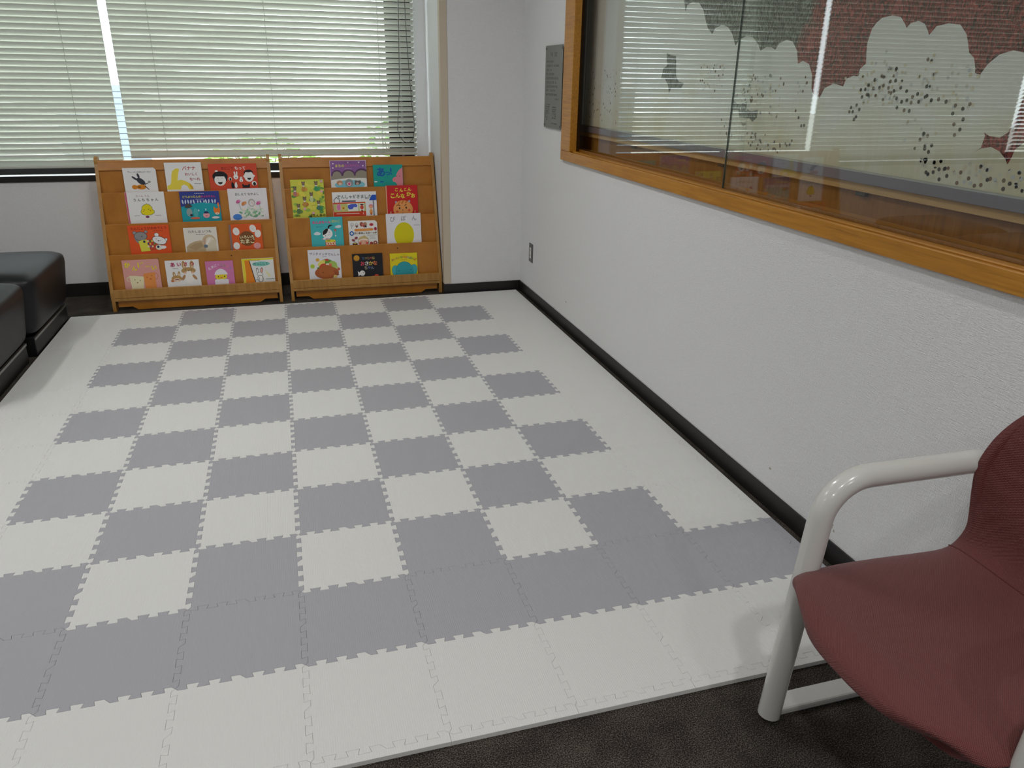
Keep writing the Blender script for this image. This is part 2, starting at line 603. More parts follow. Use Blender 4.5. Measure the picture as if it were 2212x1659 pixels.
S = 0.3
tile_poly = dedupe(H(0, 0) + V(S, 0) + H(0, S)[::-1] + V(0, 0)[::-1])
ME_TW = foam_mesh('foam_mat_tile', tile_poly, FOAM_W)
ME_TG = foam_mesh('foam_mat_tile', tile_poly, FOAM_G)
ORD = ['first', 'second', 'third', 'fourth', 'fifth', 'sixth', 'seventh', 'eighth', 'ninth', 'tenth', 'eleventh', 'twelfth']
proto = {}
for r in range(12):
    for c in range(9):
        if r == 11: grey = False
        elif r == 10: grey = True
        else: grey = 1 <= c <= 7 and (r + c) % 2 == 0
        me = ME_TG if grey else ME_TW
        if grey not in proto:
            o = proto[grey] = bpy.data.objects.new('foam_mat_tile', me)
        else:
            o = proto[grey].copy()
        COL.objects.link(o)
        o.location = ((c - 1) * S, -(r + 1) * S, 0)
        tag(o, '%s foam puzzle tile in %s row from the bookshelves, %s from the right wall' % ('grey' if grey else 'white', ORD[r], ORD[8 - c]),
            'floor mat', 'foam puzzle mat tiles')
ED = 0.027
def strip(poly, mat, label):
    xs = [p[0] for p in poly]; ys = [p[1] for p in poly]
    cx, cy = min(xs), min(ys)
    o = bpy.data.objects.new('foam_edging_strip', foam_mesh('foam_edging_strip', dedupe([(x - cx, y - cy) for x, y in poly]), mat))
    COL.objects.link(o); o.location = (cx, cy, 0)
    tag(o, label, 'floor mat edging', 'foam edging strips')
for c in range(9):
    x = (c - 1) * S
    xa = x - (ED if c == 0 else 0); xb = x + S + (ED if c == 8 else 0)
    ex0 = [(xa, -3.6)] if c == 0 else []
    ex1 = [(xb, -3.6)] if c == 8 else []
    strip([(xa, -3.6 - ED), (xb, -3.6 - ED)] + ex1 + H(x, -3.6)[::-1] + ex0, FOAM_W,
          'white foam edging strip on the carpet side of the mat, %s from the right wall' % ORD[8 - c])
    ex0 = [(xa, 0)] if c == 0 else []
    ex1 = [(xb, 0)] if c == 8 else []
    strip(ex0 + H(x, 0) + ex1 + [(xb, ED), (xa, ED)], FOAM_W,
          'white foam edging strip along the back edge of the mat, %s from the right wall' % ORD[8 - c])
for r in range(12):
    y = -(r + 1) * S
    strip([(2.4 + ED, y), (2.4 + ED, y + S)] + V(2.4, y)[::-1], FOAM_G if r == 10 else FOAM_W,
          '%s foam edging strip along the black baseboard, %s from the bookshelves' % ('grey' if r == 10 else 'white', ORD[r]))
    strip([(-0.3 - ED, y + S), (-0.3 - ED, y)] + V(-0.3, y), FOAM_W,
          'white foam edging strip along the black sofa side, %s from the bookshelves' % ORD[r])

# ------------------------------------------------------------------ black leather bench seats
def bench(y0, y1, x1, label, name='bench_seat'):
    x0 = x1 - 0.62
    og = ((x0 + x1) / 2, (y0 + y1) / 2, 0)
    root = thing(name, og, label, 'sofa', 'black leather bench seats')
    b = MB()
    # a soft block: grid shaped so that the sides draw in slightly towards the bottom
    z0, z1 = 0.105, 0.418
    N = 10
    def pt(u, v, w):      # u,v,w in -1..1
        k = 1 - 0.055 * (1 - w) / 2 * 1.6
        x = og[0] + u * 0.31 * (1 - (1 - k) * (1 if u > 0 else 0.3))
        y = og[1] + v * (y1 - y0) / 2
        z = z0 + (w + 1) / 2 * (z1 - z0)
        if w > 0.99: z += 0.012 * (1 - u ** 4) * (1 - v ** 4)
        return (x, y, z)
    bm = bmesh.new()
    bmesh.ops.create_cube(bm, size=2.0)
    bmesh.ops.bevel(bm, geom=bm.edges[:] , offset=0.30, segments=1, affect='EDGES') if False else None
    bmesh.ops.subdivide_edges(bm, edges=bm.edges[:], cuts=N, use_grid_fill=True)
    rx, ry, rz = 0.31, (y1 - y0) / 2, (z1 - z0) / 2
    rad = 0.055
    for vtx in bm.verts:
        u, v, w = vtx.co
        P = Vector((u * rx, v * ry, w * rz))
        # rounded-box projection
        c = Vector((max(-rx + rad, min(rx - rad, P.x)), max(-ry + rad, min(ry - rad, P.y)), max(-rz + rad, min(rz - rad, P.z))))
        d = P - c
        if d.length > 1e-6:
            P = c + d.normalized() * rad
        t = (P.z + rz) / (2 * rz)
        P.x -= 0.045 * (1 - t) * (1 if P.x > 0 else 0) * min(1, max(0, P.x / rx) * 1.0)
        if w > 0.999:
            P.z += 0.014 * (1 - u ** 4) * (1 - v ** 4)
        P.x += 0.008 * (1 - v ** 4) * (1 if u > 0.999 else 0)
        vtx.co = Vector((og[0], og[1], (z0 + z1) / 2)) + P
    me_v = [tuple(v.co) for v in bm.verts]
    bm.verts.ensure_lookup_table()
    b.add(me_v, [tuple(v.index for v in f.verts) for f in bm.faces], 0, True)
    bm.free()
    b.build('seat_cushion', LEATHER, root, og, subsurf=1)
    b = MB(); b.box(x0 + 0.03, x1 - 0.06, y0 + 0.03, y1 - 0.03, 0.0, 0.106)
    b.build('plinth', DARKBASE, root, og, bevel=0.004)
    b = MB(); b.box(x1 - 0.06, x1 - 0.057, y0 + 0.028, y1 - 0.028, 0.088, 0.1)
    b.build('metal_strip', STEEL, root, og)
    return root
bench(-0.68, 0.035, -0.275, 'black leather bench seat nearest the window wall, left of the bookshelves')
bench(-1.42, -0.70, -0.295, 'black leather bench seat at the left edge of the picture, in front of the other')
# ------------------------------------------------------------------ display bookshelves
RY0 = 0.11
def ysl(z): return max(0.0, (z - 0.132) * 0.2857)
TOPS = {1: 0.337, 2: 0.514, 3: 0.692}
FLOORS = {1: 0.092, 2: 0.29, 3: 0.467, 4: 0.645}

def bookrack(x0, x1, label):
    og = ((x0 + x1) / 2, RY0, 0)
    root = thing('display_bookshelf', og, label, 'bookshelf', 'wooden display bookshelves under the window')
    tk = 0.019
    prof = [(0, 0.012), (0, 0.132)]
    prof += [(ysl(z), z) for z in (0.3, 0.5, 0.7, 0.84)]
    cx, cz, rr = 0.243, 0.875, 0.034
    for k in range(7):
        a = math.radians(195 - k * 30)
        prof.append((cx + rr * math.cos(a), cz + rr * math.sin(a)))
    prof += [(0.285, 0.6), (0.32, 0.012), (0.26, 0.012), (0.235, 0.05), (0.085, 0.05), (0.06, 0.012)]
    for xa in (x0, x1 - tk):
        b = MB()
        b.prism(prof, lambda p: (xa, RY0 + p[0], p[1] - 0.012), lambda p: (xa + tk, RY0 + p[0], p[1] - 0.012))
        b.build('side_panel', RACK_EDGE, root, og, bevel=0.004, seg=2)
    xi0, xi1 = x0 + tk, x1 - tk
    def slab(name, pts, mat=RACK, bev=0.0015):
        b = MB()
        b.prism(pts, lambda p: (xi0, RY0 + p[0], p[1]), lambda p: (xi1, RY0 + p[0], p[1]))
        return b.build(name, mat, root, og, bevel=bev)
    pt = 0.009
    for k in (1, 2, 3):
        zt = TOPS[k]; yt = ysl(zt); zb = FLOORS[k] - 0.008
        yb = yt + (zb - zt) * 0.08
        slab('tier_panel', [(yb, zb), (yt, zt), (yt + pt, zt), (yb + pt, zb)])
        if k > 1:
            slab('pocket_floor', [(ysl(TOPS[k - 1]) + pt - 0.06 * 0.08, zb), (yb, zb), (yb, zb + 0.008), (ysl(TOPS[k - 1]) + pt - 0.06 * 0.08, zb + 0.008)])
    # top tier back panel, its pocket floor, the top rail
    yr = 0.205
    slab('tier_panel', [(yr + (0.637 - 0.817) * 0.08, 0.637), (yr + 0.004, 0.866), (yr + 0.013, 0.866), (yr + (0.637 - 0.817) * 0.08 + 0.009, 0.637)])
    slab('pocket_floor', [(0.165, 0.637), (0.19, 0.637), (0.19, 0.645), (0.165, 0.645)])
    slab('top_rail', [(ysl(0.817), 0.817), (ysl(0.874), 0.874), (0.245, 0.874), (0.222, 0.817)], RACK, 0.003)
    # bottom lip, ledge and kick board
    slab('front_lip', [(0.0, 0.084), (0.0015, 0.137), (0.0155, 0.137), (0.014, 0.084)], RACK_EDGE, 0.003)
    slab('bottom_ledge', [(0.0, 0.066), (0.0, 0.083), (0.06, 0.083), (0.06, 0.066)], RACK_EDGE, 0.002)
    b = MB()
    w = xi1 - xi0
    out = [(xi0 + 0.012, 0.066), (xi0 + 0.012, 0.026), (xi0 + 0.09, 0.026), (xi0 + 0.12, 0.006), (xi1 - 0.12, 0.006), (xi1 - 0.09, 0.026), (xi1 - 0.012, 0.026), (xi1 - 0.012, 0.066)]
    b.prism(out[::-1], lambda p: (p[0], RY0 + 0.018, p[1]), lambda p: (p[0], RY0 + 0.03, p[1]))
    b.build('kick_board', RACK, root, og)
    # dark screw holes
    for sx, sz, k in ((xi0 + 0.27, 0.305, 1), (xi1 - 0.265, 0.305, 1)):
        b = MB(); yy = RY0 + ysl(TOPS[1]) + (sz - TOPS[1]) * 0.08
        b.disc((sx, yy - 0.0004, sz), 0.004, (0, 1, 0), 0.002, 12)
        b.build('screw_hole', DARKBASE, root, og)
    return root
bookrack(-0.112, 0.886, 'wooden four tier display bookshelf on the left, next to the black bench seat')
bookrack(0.940, 1.928, 'wooden four tier display bookshelf on the right, next to the white pillar')

# ------------------------------------------------------------------ picture books
def clip_poly(poly, x0, x1, y0, y1):
    def cut(ps, inside, inter):
        out = []
        for i in range(len(ps)):
            a, c = ps[i - 1], ps[i]
            if inside(c):
                if not inside(a): out.append(inter(a, c))
                out.append(c)
            elif inside(a): out.append(inter(a, c))
        return out
    def ix(v): return lambda a, c: (v, a[1] + (c[1] - a[1]) * (v - a[0]) / (c[0] - a[0]))
    def iy(v): return lambda a, c: (a[0] + (c[0] - a[0]) * (v - a[1]) / (c[1] - a[1]), v)
    for f, g in ((lambda p: p[0] >= x0, ix(x0)), (lambda p: p[0] <= x1, ix(x1)), (lambda p: p[1] >= y0, iy(y0)), (lambda p: p[1] <= y1, iy(y1))):
        if not poly: return []
        poly = cut(poly, f, g)
    return poly

def E(cx, cy, rx, ry, col, rot=0, n=22):
    a = math.radians(rot); c, s = math.cos(a), math.sin(a)
    pts = []
    for k in range(n):
        t = 2 * math.pi * k / n
        x, y = rx * math.cos(t), ry * math.sin(t)
        pts.append((cx + x * c + y * s, cy - x * s + y * c))
    return ('p', pts, col)
def P(pts, col): return ('p', list(pts), col)
def B(cx, cy, w, h, col): return P([(cx - w / 2, cy - h / 2), (cx + w / 2, cy - h / 2), (cx + w / 2, cy + h / 2), (cx - w / 2, cy + h / 2)], col)
def D(cx, cy, w, h, col, n=6):
    q = w / n
    return [B(cx - w / 2 + q * (i + 0.5), cy, q * 0.7, h, col) for i in range(n)]
def T_(txt, cx, cy, size, col, rot=0, bold=0.02): return ('t', txt, cx, cy, size, col, rot, bold)
def ARC(txt, u0, u1, v0, rise, size, cols):
    n = len(txt); out = []
    for i, ch in enumerate(txt):
        t = i / (n - 1.0)
        out.append(T_(ch, u0 + (u1 - u0) * t, v0 - rise * math.sin(math.pi * t), size, cols[i % len(cols)], 18 * (0.5 - t) * 2))
    return out

def text_tris(txt, size, bold):
    c = bpy.data.curves.new('t', 'FONT')
    c.body = txt
    c.size = 1.0
    c.resolution_u = 3
    c.offset = bold
    o = bpy.data.objects.new('t', c)
    me = bpy.data.meshes.new_from_object(o)
    vs = [(v.co.x, v.co.y) for v in me.vertices]
    fs = [tuple(p.vertices) for p in me.polygons]
    bpy.data.objects.remove(o); bpy.data.curves.remove(c); bpy.data.meshes.remove(me)
    if not vs: return [], []
    cx = (min(v[0] for v in vs) + max(v[0] for v in vs)) / 2
    cy = (min(v[1] for v in vs) + max(v[1] for v in vs)) / 2
    return [((x - cx) * size, (y - cy) * size) for x, y in vs], fs

def flat(shapes):
    out = []
    for s in shapes:
        if isinstance(s, list): out += flat(s)
        else: out.append(s)
    return out

def book(x0, x1, ztop, tier, bgcol, shapes, label, name='picture_book', th=0.009, spine=None, chamfer=0.0):
    w = x1 - x0
    zf = FLOORS[tier] + 0.001
    if tier < 4:
        sl = 0.08; yb = ysl(TOPS[tier]) + (zf - TOPS[tier]) * 0.08 - 0.0008
    else:
        sl = 0.06; yb = 0.183 + (zf - 0.692) * 0.06
    h = (ztop - zf) * math.sqrt(1 + sl * sl)
    root = thing(name, (x0, RY0 + yb, zf), label, 'book', 'picture books on the display bookshelves')
    root.rotation_euler = (-math.atan(sl), 0, 0)
    mats, idx = [], {}
    def mi(c):
        if c not in idx:
            idx[c] = len(mats); mats.append(ink(c))
        return idx[c]
    b = MB()
    k = chamfer
    out = [(0, 0), (w, 0), (w, h - k), (w - k, h), (0, h)] if k else [(0, 0), (w, 0), (w, h), (0, h)]
    b.prism(out, lambda p: (p[0], -th + 0.0018, p[1]), lambda p: (p[0], -th, p[1]), mi(bgcol))
    hv = h / w
    for i, s in enumerate(flat(shapes)):
        y = -th - 0.00006 * (i + 1)
        m = mi(s[5] if s[0] == 't' else s[2])
        if s[0] == 'p':
            pts = clip_poly(s[1], 0.004, 0.996, 0.004, hv - 0.004)
            if len(pts) < 3: continue
            vs = [(u * w, y, h - v * w) for u, v in pts]
            b.add(vs, [tuple(range(len(vs)))], m)
            # face the viewer (-y)
            f = b.f[-1]
            n = (Vector(vs[1]) - Vector(vs[0])).cross(Vector(vs[2]) - Vector(vs[0]))
        else:
            _, txt, cx, cy, size, col, rot, bold = s
            vs, fs = text_tris(txt, size, bold)
            a = math.radians(rot); c, sn = math.cos(a), math.sin(a)
            b.add([((cx + x * c - yy * sn) * w, y, h - (cy - (x * sn + yy * c)) * w) for x, yy in vs], fs, m)
    b.build('front_cover', mats, root)
    b = MB(); b.prism(out, lambda p: (p[0], 0, p[1]), lambda p: (p[0], -0.0018, p[1]))
    b.build('back_cover', ink(bgcol), root)
    b = MB(); b.box(0, 0.0018, -th + 0.0018, -0.0018, 0, h)
    b.build('spine', ink(spine or bgcol), root)
    b = MB(); b.box(0.0022, w - 0.003, -th + 0.0019, -0.0019, 0.003, h - 0.003 - k)
    b.build('pages', PAPER, root)

W = 'ecebea'; K = '17171a'
rnd = random.Random(3)
# left bookshelf, top tier
book(0.039, 0.222, 0.832, 4, W, [
    T_('ブレーメンのおんがくたい', .5, .13, .06, '33363a'),
    E(.45, .25, .036, .08, '363b44', 15), E(.33, .33, .1, .032, '363b44', -38), E(.51, .43, .15, .085, '363b44', -38),
    P([(.6, .52), (.72, .47), (.73, .49), (.62, .55)], '5a5a58'), E(.76, .45, .045, .035, 'a09f94'),
    E(.30, .61, .085, .07, 'd8861e'), E(.5, .61, .15, .08, 'd8861e'), E(.44, .61, .05, .02, '5a3410'),
    P([(.62, .56), (.74, .7), (.71, .7), (.6, .58)], '4a3018')],
    'white picture book with a dark grey donkey and orange guitar, top tier', chamfer=.012)
book(0.273, 0.482, 0.859, 4, W, [
    P([(.257, .19), (.30, .165), (.38, .163), (.39, .19), (.345, .34), (.31, .50), (.408, .485), (.50, .51), (.628, .58), (.71, .68), (.70, .76), (.60, .76), (.556, .66), (.463, .62), (.40, .66), (.37, .76), (.0, .76), (.018, .652), (.11, .61), (.14, .503), (.165, .34), (.2, .24)], 'ecd84a'),
    P([(.628, .58), (.71, .68), (.72, .76), (.66, .76), (.62, .66)], 'dcae28'),
    T_('バナナ', .655, .16, .125, 'b3222c'), T_('おいしく', .70, .33, .09, 'a8303a'), T_('な〜れ', .79, .47, .1, 'a8303a'), D(.85, .60, .2, .018, '5a5a5a')],
    'white picture book with a yellow banana and red title, top tier')
book(0.521, 0.804, 0.848, 4, 'd24a2c', [
    T_('おにぎり', .39, .095, .068, '7a1712'), T_('もって', .655, .095, .078, 'f2ece4'),
    E(.225, .265, .158, .11, K), P([(.075, .26), (.14, .26), (.145, .37), (.09, .37)], K), P([(.32, .25), (.375, .25), (.36, .36), (.31, .37)], K),
    E(.218, .345, .118, .118, 'f0eeea'), P([(.11, .2), (.33, .2), (.30, .265), (.14, .265)], K),
    E(.16, .15, .03, .016, 'f0eeea'), P([(.165, .385), (.265, .385), (.25, .42), (.215, .435), (.18, .42)], K), E(.18, .30, .025, .004, '8a8a88'), E(.255, .30, .025, .004, '8a8a88'),
    E(.825, .275, .1, .115, 'f0eeea'), E(.725, .27, .02, .02, 'f0eeea'), E(.93, .265, .02, .022, 'f0eeea'),
    P([(.72, .24), (.73, .17), (.78, .135), (.86, .13), (.91, .165), (.92, .22), (.88, .18), (.82, .19), (.76, .18)], K),
    P([(.78, .305), (.87, .305), (.855, .335), (.825, .35), (.795, .335)], K),
    E(.55, .28, .05, .052, 'f0eeea'), E(.53, .205, .016, .045, 'f0eeea', 6), E(.575, .205, .016, .045, 'f0eeea', -6), E(.55, .30, .014, .011, K),
    E(.655, .355, .038, .036, 'f0eeea'), E(.642, .305, .011, .03, 'f0eeea'), E(.67, .305, .011, .03, 'f0eeea'), E(.655, .365, .01, .01, K),
    E(.43, .32, .034, .036, 'f0eeea'), E(.432, .328, .02, .028, K), E(.92, .425, .052, .05, 'f0eeea'), E(.925, .435, .03, .038, K),
    E(.47, .465, .034, .06, K), E(.462, .41, .02, .02, K), E(.535, .465, .03, .055, 'f0eeea'), E(.54, .41, .018, .018, 'f0eeea'),
    B(.745, .485, .15, .055, K), E(.68, .455, .018, .02, K), E(.81, .455, .018, .02, K)],
    'red picture book with two laughing white faces and rice balls, top tier')
# left bookshelf, second tier from the top
book(0.035, 0.252, 0.694, 3, W, [
    P([(0, 0), (.045, 0), (.045, 1.4), (0, 1.4)], 'c95a70'),
    T_('うーん うん', .45, .11, .07, 'b08c92'), T_('う ん ち ち ゃ ん', .52, .215, .088, '26342e'),
    P([(.525, .31), (.61, .355), (.652, .42), (.655, .465), (.702, .52), (.692, .585), (.605, .632), (.48, .645), (.37, .61), (.338, .54), (.37, .475), (.388, .395), (.44, .35)], '77786a'),
    P([(.525, .325), (.60, .365), (.64, .42), (.645, .47), (.69, .525), (.68, .58), (.6, .622), (.48, .635), (.38, .60), (.35, .54), (.38, .48), (.40, .40), (.45, .36)], 'e9d90c'),
    E(.44, .485, .014, .012, '5a4a10'), E(.55, .47, .014, .012, '5a4a10'), E(.42, .53, .02, .014, 'd8a020'), E(.60, .51, .02, .014, 'd8701c'),
    E(.5, .68, .05, .03, '7c2a60'), D(.24, .645, .14, .012, '555555'), D(.78, .64, .16, .012, '555555')],
    'white picture book with a yellow blob and pink spine, third tier', spine='c95a70')
book(0.339, 0.567, 0.690, 3, '2f3d8e', [
    P([(0, .40), (.15, .37), (.35, .31), (.55, .295), (.8, .315), (1, .36), (1, 1.2), (0, 1.2)], '12a0ac'),
    [E(u, .265, .02, .055 - .02 * (i in (5, 6, 7)), 'c8d4e4', 8 * (-1) ** i) for i, u in enumerate((.06, .13, .2, .27, .34, .44, .51, .6, .65, .72, .81, .88))],
    T_('どうぶつえんの', .3, .135, .067, 'eee03a'), T_('おふろやさん', .72, .135, .062, 'd4407c'), D(.5, .055, .25, .018, 'b8c0d8'), D(.5, .205, .22, .014, 'b8c0d8'),
    P([(.09, .42), (.13, .33), (.2, .305), (.28, .37), (.29, .40), (.18, .43)], '4e4644'), E(.2, .545, .075, .11, '94a4a2'), E(.24, .62, .04, .03, '2e2e34'),
    E(.36, .56, .06, .12, '4fb0b0'), E(.44, .50, .012, .03, 'e4f0f0'), E(.62, .48, .012, .03, 'e4f0f0'),
    P([(.83, .40), (.875, .46), (.925, .455), (.965, .38), (.985, .52), (.96, .60), (.9, .63), (.84, .59), (.815, .51)], 'ea7a22'), E(.9, .595, .05, .03, 'f0e0c0'), E(.9, .60, .014, .01, K),
    E(.95, .36, .025, .06, 'e88050'),
    E(.62, .63, .085, .075, 'e6a8ac'), P([(.56, .585), (.58, .53), (.66, .53), (.69, .585)], '2a3060'), E(.62, .645, .03, .018, 'd87888'), E(.33, .70, .12, .03, 'd86a50'), E(.85, .70, .1, .03, 'e8e0dc')],
    'navy and teal picture book with animals in a hot spring, third tier')
fl = [T_('おしえて なかよし', .49, .15, .075, '3c3c3c'), E(.19, .745, .12, .08, '4a86d8')]
for i in range(26):
    fl.append(E(rnd.uniform(.27, .85), rnd.uniform(.56, .74), rnd.uniform(.03, .055), rnd.uniform(.02, .035), rnd.choice(('86ba90', 'a6cda6', '70a880')), rnd.uniform(-60, 60)))
for i in range(17):
    fl.append(E(rnd.uniform(.3, .85), rnd.uniform(.48, .72), rnd.uniform(.025, .045), rnd.uniform(.025, .04), rnd.choice(('e4ecdc', 'd4e0cc', 'f0e6d8'))))
for (x, y, c) in ((.245, .335, 'd0609a'), (.76, .385, 'd0609a')):
    fl += [P([(x + .01, y), (x + .06, y + .22), (x + .05, y + .22), (x, y)], '90b498'), E(x, y, .052, .042, c, 20), E(x - .03, y + .02, .03, .03, c), E(x + .03, y - .02, .028, .026, 'dc86b4')]
fl += [E(.39, .385, .07, .04, 'e09a60', 25), E(.36, .40, .03, .055, 'd88850', -20), E(.585, .37, .085, .095, 'b4b0a4'), E(.59, .385, .06, .075, 'e8e2e6'), E(.60, .385, .025, .05, 'e4d0c8', 20)]
book(0.618, 0.850, 0.701, 3, 'e9e5e8', fl, 'pale picture book with a bunch of pink flowers and blue spot, third tier')
# left bookshelf, third tier from the top
book(0.027, 0.258, 0.503, 2, 'e4561e', [
    T_('たんじょうび', .31, .075, .08, '8a1410'), T_('おめでとう', .75, .075, .08, '8a1410'), D(.72, .15, .26, .014, '9a2418'),
    P([(.13, .32), (.19, .33), (.3, .44), (.27, .52), (.16, .40)], '8d8d8d'),
    E(.155, .185, .052, .046, '3a3a3a'), E(.155, .185, .044, .038, '9a9a9a'), E(.43, .165, .045, .038, '3a3a3a'), E(.43, .165, .037, .03, '9a9a9a'),
    E(.29, .275, .16, .118, '3a3a3a'), E(.29, .275, .15, .108, '909090'), E(.32, .28, .014, .012, K), E(.26, .27, .008, .006, K),
    P([(.22, .40), (.42, .36), (.5, .66), (.26, .68)], 'e0da4a'), P([(.42, .36), (.62, .36), (.66, .62), (.48, .66)], 'c84a30'),
    [B(.45 + .05 * (i % 4), .41 + .07 * (i // 4), .036, .045, c) for i, c in enumerate(('f0e8c0', '3a7a3a', 'e0d040', 'f4f0e0', '20306a', 'e8c040', 'b83030', '4a9a4a', 'f0e8d0', '5a6aa0', 'e0e0a0', 'c84020'))],
    E(.36, .42, .03, .03, '1c2a50'),
    E(.68, .25, .06, .052, '3a3a3a'), E(.68, .25, .052, .044, 'ececec'), E(.90, .385, .036, .044, '3a3a3a'), E(.90, .385, .028, .036, 'ececec'),
    E(.73, .40, .178, .108, '3a3a3a', -18), E(.73, .40, .168, .098, 'ececec', -18), E(.71, .41, .022, .014, '6a6a6a'), E(.76, .405, .008, .008, K), E(.66, .36, .012, .012, 'd89080'),
    E(.70, .58, .08, .07, 'e8e4c8'), E(.68, .565, .03, .035, '20305c'), E(.80, .58, .08, .045, 'ececec')],
    'orange picture book with a grey bear and a white bear, second tier')
book(0.338, 0.530, 0.479, 2, 'e6e0d6', [
    T_('わたしは いつも', .49, .125, .098, '333333', bold=.01), D(.5, .215, .3, .02, '777777'),
    P([(.04, .60), (.15, .50), (.32, .43), (.48, .41), (.62, .46), (.62, .85), (.04, .85)], 'c0a884'), P([(.1, .62), (.3, .5), (.5, .47), (.55, .6), (.3, .72)], 'b09670'),
    E(.74, .46, .215, .23, 'cdb898'), E(.77, .49, .16, .18, 'e4dcc8'), P([(.55, .45), (.60, .34), (.66, .33), (.62, .55), (.56, .62)], 'c8a890'),
    P([(.60, .58), (.74, .36), (.80, .33), (.70, .5), (.64, .62)], 'f0ece0'), P([(.62, .62), (.84, .4), (.94, .42), (.95, .85), (.6, .85)], 'd8ceb4'), E(.62, .60, .065, .055, '6c7c8e')],
    'cream picture book with a curled up brown bird, second tier')
book(0.602, 0.797, 0.491, 2, 'dc5a1e', [
    P([(0, 0), (.07, 0), (.07, 1.4), (0, 1.4)], '86706a'),
    E(.53, .46, .24, .235, '7c4c22'),
    E(.22, .225, .1, .125, 'eae6e2', 10), E(.735, .145, .098, .122, 'eae6e2', 18), E(.875, .315, .098, .125, 'eae6e2', -6), E(.19, .68, .1, .115, 'eae6e2'), E(.82, .70, .11, .1, 'e4a0a0'),
    E(.22, .225, .012, .01, 'd8a090'), E(.735, .145, .012, .01, 'd8a090'),
    T_('いろいろ', .53, .41, .115, 'f0e8b8', bold=.03), T_('たまご', .54, .54, .15, 'f0e8b8', bold=.03)],
    'orange picture book with white eggs and a brown circle, second tier', spine='5a4a48', th=.014)
# left bookshelf, bottom tier
book(-0.028, 0.178, 0.306, 1, 'dd9f98', [
    T_('か', .14, .14, .17, 'e8d820', 0, .04), T_('ん', .32, .25, .15, 'e8d820', 0, .04), T_('ぱ', .5, .15, .17, 'e8d820', 0, .04), T_('ー', .69, .2, .13, 'e8d820', 0, .04), T_('い', .86, .25, .16, 'e8d820', 0, .04),
    E(.14, .56, .08, .08, 'd9c8a4'), E(.14, .57, .05, .055, 'dd9f98'), P([(.15, .46), (.30, .465), (.545, .50), (.49, .95), (.19, .95)], 'e9dfb6'),
    E(.86, .5, .09, .1, 'd89070'), E(.86, .5, .06, .07, 'dd9f98'), P([(.53, .43), (.60, .405), (.86, .38), (.85, .95), (.56, .95)], 'e69248'),
    E(.29, .58, .014, .012, '6a5030'), E(.43, .61, .014, .012, '6a5030'), E(.35, .67, .02, .016, '9a7038'), E(.63, .52, .014, .012, 'a04820'), E(.76, .48, .014, .012, 'a04820'), E(.72, .58, .025, .02, 'c0642c')],
    'pink picture book with a cream cup and orange cup, bottom tier')
book(0.212, 0.407, 0.292, 1, W, [
    E(.545, .165, .056, .145, 'b9945a', 4), E(.78, .165, .056, .145, 'b9945a', -4), E(.55, .19, .028, .1, 'e0c0a0'), E(.78, .19, .028, .1, 'e0c0a0'),
    E(.665, .335, .215, .105, 'b9945a'), E(.665, .54, .14, .2, 'f2f0ea'), E(.56, .40, .05, .03, 'e8b8a0'), E(.78, .40, .05, .03, 'e8b8a0'), E(.67, .345, .02, .012, '5a4030'), E(.58, .30, .012, .012, K), E(.75, .30, .012, .012, K),
    E(.5, .55, .042, .1, 'b98a60', -30), E(.83, .55, .042, .1, 'b98a60', 35),
    E(.23, .45, .042, .1, 'b9945a', 6), E(.37, .44, .042, .1, 'b9945a', -6), E(.235, .47, .02, .06, 'e8d4b8'), E(.37, .46, .02, .06, 'e8d4b8'), E(.29, .57, .155, .1, 'b9945a'), E(.29, .62, .11, .06, 'e8c4a8'), E(.3, .605, .07, .014, '5a2a50'), E(.3, .65, .04, .025, 'f0e8d0'), E(.16, .64, .05, .04, 'c07850'),
    T_('あ', .22, .13, .15, 'b81e58', 0, .03), T_('い', .41, .13, .14, 'b81e58', 0, .03), T_('さ', .60, .125, .14, 'c01e38', 0, .03), T_('つ', .79, .13, .14, 'c01e38', 0, .03), D(.29, .255, .16, .014, '777777')],
    'white picture book with two brown rabbits, bottom tier of the left bookshelf')
book(0.442, 0.606, 0.276, 1, 'd37cae', [
    ARC('たまご!こんこん', .14, .9, .27, .13, .115, ('f2e4ee', 'f0e8f0', 'f2e4ee', 'e8b8d8', '70a070', '8a9a50', 'e89060', '7a90d0')), D(.52, .22, .14, .02, 'b84070'),
    P([(.29, .52), (.31, .44), (.37, .36), (.45, .305), (.53, .29), (.61, .31), (.69, .37), (.74, .44), (.77, .52)], 'ece8ee'),
    E(.52, .61, .215, .1, 'ead62c'), B(.52, .56, .40, .09, 'ead62c'), E(.42, .59, .02, .028, '4a3a10'), E(.64, .59, .02, .028, '4a3a10'), E(.53, .63, .05, .035, 'e89030'),
    P([(.28, .72), (.36, .68), (.45, .70), (.53, .68), (.62, .70), (.7, .68), (.78, .72), (.77, .9), (.28, .9)], 'ece8ee')],
    'pink picture book with a yellow chick in an eggshell, bottom tier')
